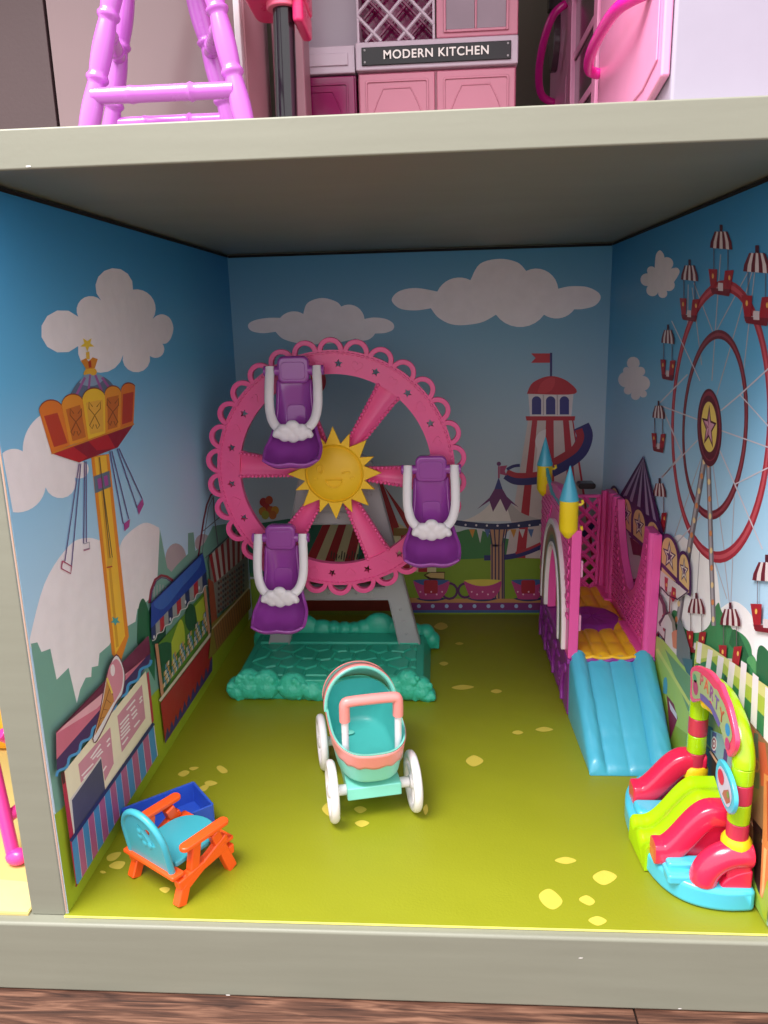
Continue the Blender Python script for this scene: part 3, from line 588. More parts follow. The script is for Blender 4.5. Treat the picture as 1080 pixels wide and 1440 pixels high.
p.ink('e6dede', [(272, 645), (430, 775), (380, 810), (272, 740)]); p.ink('c03040', [(298, 682), (318, 694), (312, 770), (300, 760)], [(340, 738), (362, 752), (362, 805), (345, 828), (332, 800)]); p.ink('f0c060', circ(308, 730, 4, 8, ry=11), circ(350, 778, 4, 8, ry=11)); p.ink('3a2048', stroke([(275, 740), (320, 790), (370, 812), (425, 772)], 7))
p.ink('8f3040', stroke([(330, 770), (312, 1260)], 6), stroke([(262, 780), (255, 1100)], 5))
def horse(dx, dy, k, c, sad, mane):
    T = lambda a, b: (dx+a*k, dy+b*k)
    p.ink('4a3040', [T(a, b) for a, b in ((-30, -140), (-8, -150), (14, -110), (22, -40), (70, -10), (92, 60), (84, 200), (74, 200), (66, 90), (50, 120), (34, 210), (22, 205), (24, 110), (-14, 60), (-50, 130), (-64, 120), (-36, 30), (-30, -60), (-60, -70), (-66, -90))])
    p.ink(c, [T(a*.9, b*.93) for a, b in ((-30, -140), (-8, -146), (12, -105), (20, -36), (66, -6), (86, 60), (80, 190), (74, 190), (66, 85), (48, 112), (32, 200), (24, 200), (24, 104), (-14, 54), (-48, 122), (-58, 116), (-33, 30), (-28, -56), (-56, -70), (-60, -86))])
    p.ink(mane, stroke([T(-6, -140), T(18, -90), T(24, -30)], 18*k)); p.ink(sad, arcs([[T(8, -30), T(40, -45)], [T(58, 0), T(50, 60)], [T(14, 48)]]))
horse(275, 935, 1.05, 'cfc6c8', 'a03a4a', '6b4050'); horse(330, 1030, 1.0, 'ddd8d8', 'd98a70', '8a8a80')
p.done('printed_carousel')
p = Print('R', c86)
p.ink('8fae3e', [(-40, 640), (230, 1000), (900, 1700), (900, 2700), (-40, 1300)]); p.ink('a9c860', [(225, 1000), (290, 1040), (470, 1250), (470, 1600), (330, 1500)]); p.ink('6f9a6a', [(300, 1090), (470, 1280), (470, 1440), (430, 1440)]); p.ink('6b7a80', arcs([[(365, 1130), (370, 960), (390, 930)], [(440, 1090)], [(450, 1220), (400, 1180)]])); p.ink('3f6a78', [(395, 1140), (455, 1150), (455, 1260), (420, 1220)]); p.ink('c9d66e', stroke([(255, 1090), (450, 1420)], 16))
p.ink('56a8c4', arcs([[(290, 1340), (292, 1265), (308, 1250)], [(314, 1290)], [(312, 1345)]])); p.ink('8a3050', [(310, 1350), (350, 1400), (372, 1480), (330, 1600)]); p.ink('d8d0dc', [(322, 1380), (366, 1455), (368, 1490), (330, 1430)])
p.done('printed_lawn')
# striped green awning and the stall below it
p = Print('R', c95)
p.ink('d3d58a', [(235, -150), (380, -90), (1090, 400), (1090, 620), (200, 180)]); p.ink('a9c04a', [(215, 60), (480, 20), (640, 220), (1090, 560), (1090, 760), (200, 160)]); p.ink('2f7a4c', [(205, 120), (400, 60), (580, 260), (800, 500), (1090, 800), (1090, 1060), (760, 650), (360, 170)]); p.ink('24502f', [(560, 230), (640, 380), (720, 560), (700, 640), (520, 300)])
p.ink('ece6ec', *[[a, b, c, d] for a, b, c, d in (((250, -140), (300, -120), (280, 110), (232, 90)), ((365, -60), (420, -40), (392, 180), (338, 155)), ((478, 10), (545, 40), (516, 280), (454, 240)), ((605, 75), (672, 110), (636, 420), (578, 320)), ((738, 70), (802, 110), (768, 640), (708, 470)), ((868, 205), (934, 260), (908, 905), (842, 775)), ((1010, 365), (1090, 420), (1062, 1110), (988, 990)))])
p.done('printed_striped_awning')
p = Print('R', c95)
p.ink('8f6a46', [(770, 680), (1090, 1060), (1090, 2400), (760, 2300), (640, 1300)]); p.ink('c85a34', [(800, 740), (900, 880), (860, 1000), (800, 930)], [(930, 980), (1010, 1000), (1060, 1500), (960, 1480)]); p.ink('54654a', [(880, 880), (930, 900), (925, 1170), (885, 1150)], [(870, 1320), (940, 1340), (940, 1520), (880, 1500)]); p.ink('b8823a', circ(910, 1260, 40, 18, ry=70)); p.ink('8a5a3a', circ(910, 1260, 22, 14, ry=42))
p.ink('1f5552', [(330, 780), (420, 830), (420, 1080), (330, 980)]); p.ink('8fb8c2', [(395, 850), (640, 950), (680, 1480), (500, 1330), (395, 1090)]); p.ink('584a8e', [(415, 870), (460, 890), (450, 1120), (400, 1080)], [(545, 1060), (588, 1080), (575, 1250), (530, 1245)])
p.ink('eee4e4', circ(432, 1005, 32, 20, ry=82)); p.ink('a83a4a', circ(432, 1005, 24, 20, ry=62)); p.ink('eee4e4', circ(432, 1005, 16, 16, ry=42)); p.ink('a83a4a', circ(432, 1005, 8, 12, ry=22))
p.ink('3a2418', [(330, 1010), (430, 1110), (560, 1330), (720, 1700), (900, 2300), (560, 2000), (330, 1300)]); p.ink('e0b890', stroke([(385, 1090), (520, 1300), (720, 1660), (1000, 2150)], 22))
p.done('printed_target_stall')
p = Print('R', c86b)
p.ink('d98a4c', [(1052, 330), (1100, 360), (1100, 1000), (1040, 1195), (1022, 1180), (1045, 700)]); p.ink('eec07a', [(1052, 840), (1072, 860), (1052, 1130), (1034, 1185)]); p.ink('c05030', [(1070, 380), (1100, 400), (1100, 800), (1076, 800)])
p.ink('2a1a14', [(975, 640), (1040, 720), (1022, 1180), (985, 1060)])
p.done('printed_wooden_counter')
p = Print('R', c86b); p.ink('a3b52c', [(985, 1100), (1040, 1200), (1070, 1080), (1110, 1050), (1110, 1420), (1050, 1330)]); p.done('printed_grass')

# ------------------------------------------------ FLOOR PEBBLES
f72 = View(720, 1150, 3.0); f14 = View(140, 1070, 4.909); f30 = View(300, 840, 3.176); f0 = View(0, 0, 1.0)
def pebble(view, pts):
    Print('F', view).ink('cfbd4c', [q[:2] for q in crom([Vector((a, b, 0)) for a, b in pts], 5, True)]).done('printed_pebble')
for P in (((180, 180), (225, 165), (272, 180), (228, 195)), ((340, 250), (388, 222), (443, 248), (388, 284)), ((114, 325), (160, 300), (213, 350), (178, 386), (135, 368)), ((282, 345), (315, 327), (350, 352), (325, 370)), ((322, 432), (360, 415), (400, 435), (362, 455))): pebble(f72, P)
for P in (((540, 92), (585, 65), (622, 78), (580, 108)), ((618, 52), (650, 40), (685, 46), (645, 66)), ((808, 48), (845, 38), (885, 75), (845, 85)), ((725, 150), (765, 135), (815, 155), (750, 175)), ((690, 185), (730, 165), (755, 178), (720, 210)), ((50, 660), (95, 635), (150, 633), (110, 682), (60, 690)), ((66, 720), (120, 692), (178, 700), (145, 745), (85, 740)), ((2, 765), (22, 757), (46, 770), (22, 778)), ((412, 885), (450, 870), (487, 882), (455, 912))): pebble(f14, P)
for P in (((485, 945), (520, 912), (550, 950), (520, 978)), ((628, 945), (655, 932), (685, 947), (655, 964)), ((632, 1008), (664, 995), (697, 1008), (662, 1026)), ((992, 124), (1018, 112), (1045, 124), (1018, 140)), ((1008, 295), (1030, 287), (1050, 295), (1030, 305)), ((14, 760), (35, 752), (64, 775), (40, 786))): pebble(f30, P)
for P in (((635, 967), (650, 963), (667, 966), (650, 970)), ((655, 1070), (666, 1062), (680, 1070), (666, 1078)), ((720, 1030), (728, 1027), (736, 1030), (728, 1033)), ((753, 1026), (765, 1022), (778, 1026), (765, 1029)), ((610, 881), (620, 877), (630, 881), (620, 886)), ((690, 972), (698, 969), (706, 972), (698, 975)), ((640, 905), (646, 903), (652, 905), (646, 907)), ((595, 1137), (600, 1131), (602, 1140), (598, 1146))): pebble(f0, P)
# ================================================================ TOYS
def cells(mb, polys, a, b, fr, m=0):
    """flat plate from 2-D polygons that share corners; walls only along the outer and hole edges"""
    key = lambda p: (round(p[0], 6), round(p[1], 6)); idx = {}; P2 = []
    for P in polys:
        for p in P:
            if key(p) not in idx: idx[key(p)] = len(P2); P2.append(p)
    n = len(P2); vs = [fr(u, v, a) for u, v in P2]+[fr(u, v, b) for u, v in P2]; fs = []; ed = {}
    for P in polys:
        I = [idx[key(p)] for p in P]
        ar = sum(P[i][0]*P[(i+1) % len(P)][1]-P[(i+1) % len(P)][0]*P[i][1] for i in range(len(P)))
        if ar < 0: I = I[::-1]
        fs.append(I); fs.append([i+n for i in I][::-1])
        for i in range(len(I)): ed[(I[i], I[(i+1) % len(I)])] = 1
    for (i, j) in ed:
        if (j, i) not in ed: fs.append((j, i, i+n, j+n))
    return mb.add(vs, fs, m)
def cut(o, cutter):
    md = o.modifiers.new('cut', 'BOOLEAN'); md.operation = 'DIFFERENCE'; md.object = cutter; md.solver = 'EXACT'
    dg = bpy.context.evaluated_depsgraph_get(); me = bpy.data.meshes.new_from_object(o.evaluated_get(dg))
    o.modifiers.clear(); o.data = me; bpy.data.objects.remove(cutter)
    me.set_sharp_from_angle(angle=math.radians(35)); return o
def text_part(name, s, size, mt, parent, M, depth=.0003, shear=0.0):
    cu = bpy.data.curves.new(name, 'FONT'); cu.body = s; cu.size = size; cu.align_x = 'CENTER'; cu.align_y = 'CENTER'; cu.extrude = depth; cu.shear = shear; cu.space_character = 1.10; cu.offset = size*.016
    t = bpy.data.objects.new(name, cu); col.objects.link(t)
    dg = bpy.context.evaluated_depsgraph_get(); me = bpy.data.meshes.new_from_object(t.evaluated_get(dg)); bpy.data.objects.remove(t)
    me.transform(M); me.materials.clear(); me.materials.append(mt)
    o = bpy.data.objects.new(name, me); col.objects.link(o); o.parent = parent; return o
def copy_tree(o, parent=None):
    c = o.copy(); col.objects.link(c); c.parent = parent
    for ch in list(o.children): copy_tree(ch, c)
    return c
def rot2(p, a): return (p[0]*math.cos(a)-p[1]*math.sin(a), p[0]*math.sin(a)+p[1]*math.cos(a))
def heart(cx, cy, s, a=0.0):
    P = []
    for i in range(20):
        t = 2*PI*i/20; q = rot2((s*.06*16*math.sin(t)**3, s*.06*(13*math.cos(t)-5*math.cos(2*t)-2*math.cos(3*t)-math.cos(4*t))), a); P.append((cx+q[0], cy+q[1]))
    return P

# ---------------------------------------------------------------- ferris wheel
PINK = pl('hot_pink_plastic', '#f25a98', rough=.38); PURPLE = pl('violet_plastic', '#9a44a2', rough=.2, coat=.5)
WHITE = pl('white_plastic', '#efe9ec', rough=.3); YEL = pl('sun_yellow_plastic', '#fcc824', rough=.5, coat=.0)
GREY = pl('silver_grey_plastic', '#a6a5a6', rough=.34); TEAL = pl('jade_plastic', '#2cb090', rough=.42, coat=.06)
TEALB = mat('jade_hedge_plastic', '#3cc4a2', rough=.42, coat=.08, var=.04, bump=.9, bscale=380)
WX, WY, WZ = .145, .37, .2305
fw = empty('toy_ferris_wheel', (WX, .39, 0)); tag(fw, 'toy ferris wheel with pink wheel, sun hub and purple seats on jade green base', 'ferris wheel')
OFF = (-WX, -.39, 0)
def put(o): o.location = OFF; return o
# base
mb = MB()
def slab(mb, x0, x1, y0, y1, z0, z1, ins):
    P0 = rrect(x0, y0, x1, y1, .012); P1 = rrect(x0+ins, y0+ins*.4, x1-ins, y1-ins, .012); n = len(P0)
    mb.add([(a, b, z0) for a, b in P0]+[(a, b, z1) for a, b in P1], [list(range(n))[::-1], list(range(n, 2*n))]+[(i, (i+1) % n, n+(i+1) % n, n+i) for i in range(n)])
slab(mb, .031, .2425, .306, .455, 0, .0215, .0075)
mb.box((.045, .40, .005), (.228, .426, .0245))
deck = put(mb.build('base', TEAL, fw, remesh=.0011, sm_it=6))
random.seed(11)
def clip_half(P, n, d):
    out = []
    for i in range(len(P)):
        a, b = P[i], P[(i+1) % len(P)]; da = a[0]*n[0]+a[1]*n[1]-d; db = b[0]*n[0]+b[1]*n[1]-d
        if da <= 0: out.append(a)
        if da*db < 0: t = da/(da-db); out.append((a[0]+(b[0]-a[0])*t, a[1]+(b[1]-a[1])*t))
    return out
seeds = [(.050+.0245*(i+.5*(j % 2))+random.uniform(-.006, .006), .325+.0215*j+random.uniform(-.005, .005)) for j in range(4) for i in range(8)]
for a in seeds:
    P = [(.046, .317), (.2275, .317), (.2275, .3975), (.046, .3975)]
    for b in seeds:
        if b == a: continue
        dx, dy = b[0]-a[0], b[1]-a[1]; l = math.hypot(dx, dy)
        if l > .07: continue
        P = clip_half(P, (dx/l, dy/l), ((a[0]+b[0])/2*dx+(a[1]+b[1])/2*dy)/l-.0007)
        if len(P) < 3: break
    if len(P) < 3: continue
    n = len(P); c = (sum(q[0] for q in P)/n, sum(q[1] for q in P)/n); Q = [(c[0]+(x-c[0])*.84, c[1]+(y-c[1])*.84) for x, y in P]
    m2 = MB(); m2.add([(x, y, .0205) for x, y in P]+[(x, y, .0233+random.uniform(-.0003, .0003)) for x, y in Q], [list(range(n, 2*n))]+[(i, (i+1) % n, n+(i+1) % n, n+i) for i in range(n)])
    m2.build('cobble', TEAL, deck, bevel=.0007, segs=2)
def hedge(name, blobs, vox=.0009):
    mb = MB()
    for c, r in blobs: mb.ell(c, r, 16, 10)
    return put(mb.build(name, TEALB, fw, remesh=vox, sm_it=3))
random.seed(5)
bl = []
for x, h, r in ((.040, .024, .011), (.052, .033, .013), (.071, .0325, .013), (.099, .0290, .016), (.120, .0210, .0115), (.136, .0175, .0105), (.152, .0160, .010), (.166, .014, .009)):
    bl += [((x, .311, h-r), (r, .010, r)), ((x, .309, h*.36), (r*1.02, .010, h*.37))]
    for k in range(16): bl.append(((x+random.uniform(-r, r)*.85, .3035+random.random()*.002, random.uniform(.003, h-.006)), (random.uniform(.003, .0046), .0028, random.uniform(.003, .0046))))
hedge('front_hedge', bl)
bl = []
for x, h, r in ((.190, .016, .009), (.203, .026, .0115), (.219, .0325, .0125), (.233, .0245, .0105), (.2400, .0130, .008)):
    bl += [((x, .311, h-r), (r, .010, r)), ((x, .309, h*.36), (r*1.02, .010, h*.37))]
    for k in range(14): bl.append(((x+random.uniform(-r, r)*.85, .3035+random.random()*.002, random.uniform(.003, max(.006, h-.006))), (random.uniform(.003, .0046), .0028, random.uniform(.003, .0046))))
hedge('front_hedge', bl)
mb = MB()
for x, z, r in ((.040, .014, .012), (.055, .022, .015), (.075, .024, .018), (.090, .0245, .0195), (.112, .022, .0155), (.126, .027, .0085), (.139, .025, .0095), (.151, .025, .009), (.163, .025, .012), (.181, .0245, .0215), (.203, .024, .014), (.222, .020, .013), (.236, .020, .0115), (.243, .012, .0105)):
    mb.ell((x, .437, z), (r, .010, r), 18, 12); mb.box((x-r*.9, .43, .003), (x+r*.9, .445, z))
put(mb.build('back_hedge', TEAL, fw, remesh=.001, sm_it=8))
# frame
SX = .1425
def hw(z): return .0875-(z-.0250)*(.042/.183)            # outer half width of the A frame at height z
def iw(z): return hw(z)-.0255*(1-.25*(z-.02)/.2)
LEV = [.020, .075, .091, .164, .180, .222]
polys = []
for a, b in ((0, 1), (2, 3)):
    for s in (-1, 1): polys.append([(SX+s*hw(LEV[a]), LEV[a]), (SX+s*hw(LEV[b]), LEV[b]), (SX+s*iw(LEV[b]), LEV[b]), (SX+s*iw(LEV[a]), LEV[a])])
for a, b in ((1, 2), (3, 4)):
    za, zb = LEV[a], LEV[b]
    polys.append([(SX-hw(za), za), (SX-iw(za), za), (SX+iw(za), za), (SX+hw(za), za), (SX+hw(zb), zb), (SX+iw(zb), zb), (SX-iw(zb), zb), (SX-hw(zb), zb)])
z4 = LEV[4]; polys.append([(SX-hw(z4), z4), (SX-iw(z4), z4), (SX+iw(z4), z4), (SX+hw(z4), z4)]+[(SX+.0405*math.cos(t), .226+.022*math.sin(t)) for t in [PI*i/10 for i in range(11)]])
mb = MB(); cells(mb, polys, .400, .412, XZ)
fr_ = put(mb.build('support_frame', GREY, fw, bevel=.0009, segs=2))
mb = MB()
for s in (-1, 1):
    for d, in ((.0012,), (.0235,)):
        P = [(SX+s*(hw(z)-d), .3993, z) for z in (.022, .22)] if d < .01 else None
        if P: mb.tube(P, .0008, 6)
for za, zb in ((LEV[0], LEV[1]), (LEV[2], LEV[3])):
    for s in (-1, 1): mb.tube([(SX+s*(iw(z)+.0012), .3993, z) for z in (za+.001, zb-.001)], .0007, 6)
for z in (.0765, .0895, .1655, .1785): mb.tube([(SX-iw(z), .3993, z), (SX+iw(z), .3993, z)], .0007, 6)
mb.build('raised_rim', GREY, fr_)
for x, z, r in [(SX+s*(hw(z)-.0125), z, r) for z, r in ((.048, .0045), (.118, .0042), (.14, .003), (.2, .0042)) for s in (-1, 1)]+[(SX-.025, .172, .004), (SX+.022, .172, .004), (SX-.03, .083, .004), (SX, .083, .004), (SX+.032, .083, .004)]:
    MB().prism(star(x, z, r, r*.5), .3992, .4004, XZ).build('star_stud', GREY, fr_, bevel=.0003, segs=1)
for x, z in [(SX+s*(hw(z)-.0125), z) for z in (.034, .064, .104, .155) for s in (-1, 1)]+[(SX, .172), (SX-.015, .083), (SX+.016, .083)]:
    MB().ell((x, .4, z), (.0016, .0012, .0016), 10, 6).build('round_stud', GREY, fr_)
put(MB().lathe([(.007, .358), (.007, .401)], lambda x, y, h: (WX+x, h, WZ+y), 20).build('axle', GREY, fw))
# wheel rim with real star holes
N = 120
mb = MB(); mb.ring([(WX+.1250*math.cos(2*PI*i/N), WZ+.1250*math.sin(2*PI*i/N)) for i in range(N)], [(WX+.1010*math.cos(2*PI*i/N), WZ+.1010*math.sin(2*PI*i/N)) for i in range(N)], WY-.004, WY+.004, XZ)
rim_ = put(mb.build('wheel_rim', PINK, fw, smooth=True, angle=35))
cb_ = MB()
for k in range(18):
    a = math.radians(6+20*k); cb_.prism(star(WX+.1115*math.cos(a), WZ+.1115*math.sin(a), .0046, .0022, a0=a), WY-.01, WY+.01, XZ)
cc = cb_.build('cutter', PINK); cc.location = (OFF[0]+WX, OFF[1]+.39, 0)
cc.location = (0, 0, 0)
bpy.context.view_layer.update()
cc.matrix_world = rim_.matrix_world.copy()
bpy.context.view_layer.update(); cut(rim_, cc)
for k in range(18):
    a = math.radians(16+20*k); x, z = WX+.1115*math.cos(a), WZ+.1115*math.sin(a)
    MB().prism(heart(x, z, .0060 if k % 2 else .0050, a-PI/2), WY-.0049, WY-.0038, XZ).build('heart_relief', PINK, rim_, bevel=.0003, segs=1)
for k in range(30):
    a = 2*PI*(k+.5)/30; c = (WX+.1242*math.cos(a), WZ+.1242*math.sin(a)); O = []; I = []
    pts = [a+PI*(-.58+1.16*i/14) for i in range(15)]
    m2 = MB(); outer = [(c[0]+.0134*math.cos(t), c[1]+.0134*math.sin(t)) for t in pts]; inner = [(c[0]+.0082*math.cos(t), c[1]+.0082*math.sin(t)) for t in pts]
    cells(m2, [[outer[i], outer[i+1], inner[i+1], inner[i]] for i in range(14)], WY-.0034, WY+.0034, XZ)
    m2.build('scallop', PINK, rim_, bevel=.0008, segs=2)
mb = MB()
for k in range(150):
    a = 2*PI*k/150; da = 2*PI/150*.36
    mb.tube([(WX+.1222*math.cos(t), WY-.0042, WZ+.1222*math.sin(t)) for t in (a-da, a, a+da)], [.0010, .0015, .0010], 6)
tag(mb.build('bead_edging', PINK, rim_), kind='stuff')
for k in range(6):
    a = math.radians(-5+60*k); e = Vector((math.cos(a), 0, math.sin(a))); t = Vector((-math.sin(a), 0, math.cos(a))); C = Vector((WX, 0, WZ))
    fr = lambda u, v, w: tuple(C+e*u+t*v+Vector((0, w, 0)))
    mb = MB(); n = 10; Z = []
    for i in range(n+1):
        u = .018+(.1015-.018)*i/n; h = .0055+.0085*i/n+(.0012 if i == n else 0)
        Z.append([fr(u, v*h, WY+w) for v, w in ((-1, .003), (-1, -.0032), (-.72, -.0034), (-.45, -.001), (0, -.0002), (.45, -.001), (.72, -.0034), (1, -.0032), (1, .003))])
    mb.grid(Z, cv=True, caps=True); sp = put(mb.build('spoke', PINK, fw, angle=50))
    mb = MB()
    for i in range(17):
        u = .032+(.100-.032)*i/16; h = (.0055+.0085*(u-.018)/.0835)*.88
        for s in (-1, 1): mb.ell(fr(u, s*h, WY-.0042), (.0021,)*3, 8, 6)
    tag(mb.build('bead_edging', PINK, sp), kind='stuff')
# sun
SY = .356
mb = MB(); mb.lathe([(.0305, SY+.004), (.0305, SY-.001), (.029, SY-.0022), (.0285, SY-.0012), (.0265, SY-.0028), (.018, SY-.0055), (.009, SY-.0068), (.001, SY-.0072)], lambda x, y, h: (WX+.0005+x, h, WZ+y), 48)
sun = put(mb.build('sun_disc', YEL, fw, angle=60)); sx = WX+.0005
for k in range(16):
    a = math.radians(90+22.5*k); R = .0490 if k % 2 == 0 else .0452; w = .0088 if k % 2 == 0 else .0062
    e = (math.cos(a), math.sin(a)); t = (-e[1], e[0])
    MB().prism([(sx+e[0]*.028-t[0]*w, WZ+e[1]*.028-t[1]*w), (sx+e[0]*R, WZ+e[1]*R), (sx+e[0]*.028+t[0]*w, WZ+e[1]*.028+t[1]*w)], SY-.0005, SY+.0035, XZ).build('sun_ray', YEL, sun, bevel=.0006, segs=2)
def on_sun(u, v, d=.0004): r = math.hypot(u, v); return (sx+u, SY-.0072+.0058*(r/.0285)**2-d, WZ+v)
mouth = [(-.0088, -.005)]+[(-.0088+.0176*i/6, -.005) for i in range(1, 7)]+[(.0088*math.cos(t), -.005-.0085*math.sin(t)) for t in [PI*i/10 for i in range(1, 10)]]
mb = MB(); mb.tube([on_sun(*q) for q in mouth], .0010, 8, closed=True); mb.build('smile', YEL, sun)
mb = MB(); mb.tube([on_sun(-.014+.0028*math.cos(t), .006+.0045*math.sin(t)) for t in [2*PI*i/14 for i in range(14)]], .0009, 8, closed=True); mb.build('open_eye', YEL, sun)
mb = MB(); mb.tube([on_sun(.013+.004*x, .003-.0012*abs(x)) for x in (-1, -.5, 0, .5, 1)], .0010, 8); mb.build('winking_eye', YEL, sun)
for s in (-1, 1):
    mb = MB(); mb.tube([on_sun(s*.0185+.0022*math.cos(t), -.004+.0016*math.sin(t)) for t in [2*PI*i/12 for i in range(12)]], .0006, 6, closed=True); mb.build('cheek', YEL, sun)
# gondolas
def gondola():
    g = empty('gondola')
    prof = [(.0035, -.008, .0178, .003), (.0045, -.022, .0182, .007), (.006, -.040, .0190, .011), (.005, -.058, .0215, .015), (-.000, -.075, .0260, .019), (-.010, -.0865, .0285, .020), (-.022, -.0915, .0292, .019), (-.035, -.0920, .0292, .0150), (-.0440, -.0880, .0285, .0080), (-.0475, -.0835, .0280, .0030)]
    P = []
    for i, (y, z, w, h) in enumerate(prof):
        a = Vector(prof[max(0, i-1)][:2]); b = Vector(prof[min(len(prof)-1, i+1)][:2]); t = (b-a).normalized(); nrm = Vector((t.y, -t.x))   # towards the sitter
        if i == 0: nrm = Vector((-1, 0))
        row = []
        for v in (-1, -.97, -.86, -.6, -.3, 0, .3, .6, .86, .97, 1):
            hh = h*(abs(v)**4); dip = 0
            if i >= 8: dip = -.0030*(1-abs(abs(v)-.45)/.45) if abs(v) < .9 else 0
            hump = .0030*(1-abs(v)/.45) if (i in (5, 6, 7) and abs(v) < .45) else 0
            xx = w*(v if abs(v) < .9 else math.copysign(.9+(abs(v)-.9)*.6, v))
            row.append((xx, y+nrm.x*(hh+hump), z+nrm.y*(hh+hump)+dip))
        P.append(row)
    mb = MB(); mb.grid(P); sh = mb.build('seat_shell', PURPLE, g, solid=.0034, solid_off=0, sub=2)
    mb = MB(); mb.prism(rrect(-.0095, -.062, .0095, -.034, .005), 0, .0012, lambda u, v, w: (u, .0032-w+.0012*0-(v+.034)*-.02, v)); mb.build('seat_panel', PURPLE, g, bevel=.0008)
    mb = MB(); Z = []
    mb.prism(rrect(-.0158, -.0125, .0158, .0142, .0065, 6), -.006, .006, lambda u, v, w: (u, w+.001, v)); hd = mb.build('headrest', PURPLE, g, bevel=.0028, segs=4)
    MB().prism(rrect(-.012, -.0085, .012, .0085, .004), -.0056, -.0040, lambda u, v, w: (u, w, v)).build('headrest_panel', PURPLE, g, bevel=.0006, segs=2)
    for s in (-1, 1):
        MB().lathe([(.0048, .014), (.0048, .0189), (.0028, .0190), (.0028, .0276), (.0050, .0277), (.0050, .0296), (.0042, .0302)], lambda x, y, h: (s*h, x, y), 18).build('pivot_pin', PURPLE, g, angle=40)
    path = []
    for s in (-1, 1):
        half = [(s*.0236, -.001, .004), (s*.0236, -.004, -.004), (s*.0242, -.008, -.018), (s*.0240, -.012, -.034), (s*.0215, -.016, -.0455), (s*.0170, -.019, -.0525), (s*.0110, -.021, -.0560), (s*.004, -.0225, -.057)]
        path = half if s < 0 else path+half[::-1]
    pts = crom([Vector(q) for q in path], 4); mb = MB(); mb.tube(pts, [.0047]*len(pts), 14, flat=.62, up=(0, 1, 0)); bar = mb.build('safety_bar', WHITE, g, angle=60)
    mb = MB()
    for x, z, r in ((0, -.0565, .0078), (-.010, -.0600, .0072), (.0095, -.0600, .0070), (-.0155, -.0635, .0060), (.0150, -.0630, .0058), (-.009, -.0665, .0066), (0, -.0670, .0074), (.0090, -.0660, .0064), (.0180, -.0655, .0040), (-.0185, -.0650, .0034), (-.005, -.0625, .009), (.005, -.0625, .009), (-.011, -.064, .007), (.011, -.064, .007)): mb.ell((x*.93, -.0228, -.0578+(z+.0620)*.90), (r*.93, .0042, r*.88), 14, 10)
    mb.build('cloud_buckle', WHITE, g, remesh=.0006, sm_it=9)
    return g
g0 = gondola()
for k, (x, z, lb) in enumerate(((.1108, .3371, None), (.2455, .2358, None), (.0880, .1653, None))):
    g = g0 if k == 0 else copy_tree(g0)
    g.parent = fw; g.location = (x+OFF[0], .345+OFF[1], z)
    MB().lathe([(.004, .012), (.004, .03)], lambda a, b, h: (a, h-.008, b), 14).build('mount_pin', PURPLE, g)

# ---------------------------------------------------------------- bouncy castle
CP = pl('castle_pink_plastic', '#ea56a8', rough=.4); CV = pl('castle_purple_plastic', '#8e2e94', rough=.4); CY = pl('castle_gold_plastic', '#f2bc24', rough=.36); CT = pl('castle_sky_plastic', '#4cb0cc', rough=.34, coat=.2); CYB = pl('tower_yellow_plastic', '#f2d31c', rough=.36); CTB = pl('tower_teal_plastic', '#3aa6b8', rough=.4)
X0, X1, Y0, Y1, ZB = .3745, .4585, .272, .482, .062
bc = empty('toy_bouncy_castle', ((X0+X1)/2, (Y0+Y1)/2, 0)); tag(bc, 'pink toy bouncy castle with yellow towers and light blue slide', 'bouncy castle')
OC_ = (-(X0+X1)/2, -(Y0+Y1)/2, 0)
def cput(o): o.location = OC_; return o
base = cput(MB().box((X0+.002, Y0+.003, 0), (X1-.001, Y1-.002, ZB-.004)).build('base', CV, bc, bevel=.003))
MB().box((X0, Y0, ZB-.006), (X1, Y1, ZB)).build('rim_ledge', CV, base, bevel=.0018)
random.seed(3)
mb = MB()
for k in range(26):
    y = random.uniform(Y0+.012, Y1-.02); z = random.uniform(.008, .05)
    mb.ell((X0+.0018, y, z), (.0022, random.uniform(.004, .011), random.uniform(.003, .006)), 10, 6)
for y in (.30, .36, .42, .465): mb.tube([(X0+.001, y+.004*math.sin(i), .006+.008*i) for i in range(6)], .0022, 8)
tag(mb.build('vine_relief', CV, base, remesh=.0009, sm_it=2), kind='stuff')
# quilted floor
mb = MB(); P = []
x0, x1, y0, y1 = X0+.011, X1-.009, Y0+.001, Y1-.006; nx, ny = 48, 80
for j in range(ny+1):
    y = y0+(y1-y0)*j/ny; row = []
    for i in range(nx+1):
        x = x0+(x1-x0)*i/nx; u = (x-x0)/(x1-x0)*4; v = (y-y0)/(y1-y0)*6
        b = abs(math.sin(PI*u))**.45*(.55+.45*abs(math.sin(PI*v))**.4); ed = min(1, min(i, nx-i)/2, min(j, ny-j)/2)
        row.append((x, y, ZB+.0005+.0042*b*ed))
    P.append(row)
mb.grid(P); cput(mb.build('quilted_floor', CY, bc, angle=180))
mb = MB(); P = []
for r in range(7):
    R = r/6
    P.append([(.4165+.0315*R*math.cos(2*PI*k/40), .371+.034*R*math.sin(2*PI*k/40), ZB+.0058-.0045*(1 if r == 6 else 0)+.0004*math.sin(9*k/40*2*PI)) for k in range(40)])
mb.grid(P, cv=True); cput(mb.build('round_mat', CV, bc, angle=180))
cput(MB().box((X1-.017, Y0+.004, ZB+.002), (X1-.008, Y0+.085, ZB+.0065)).build('pink_kerb', CP, bc, bevel=.001))
cput(MB().box((X1-.018, Y0+.15, ZB+.002), (X1-.008, Y1-.01, ZB+.0065)).build('pink_kerb', CP, bc, bevel=.001))
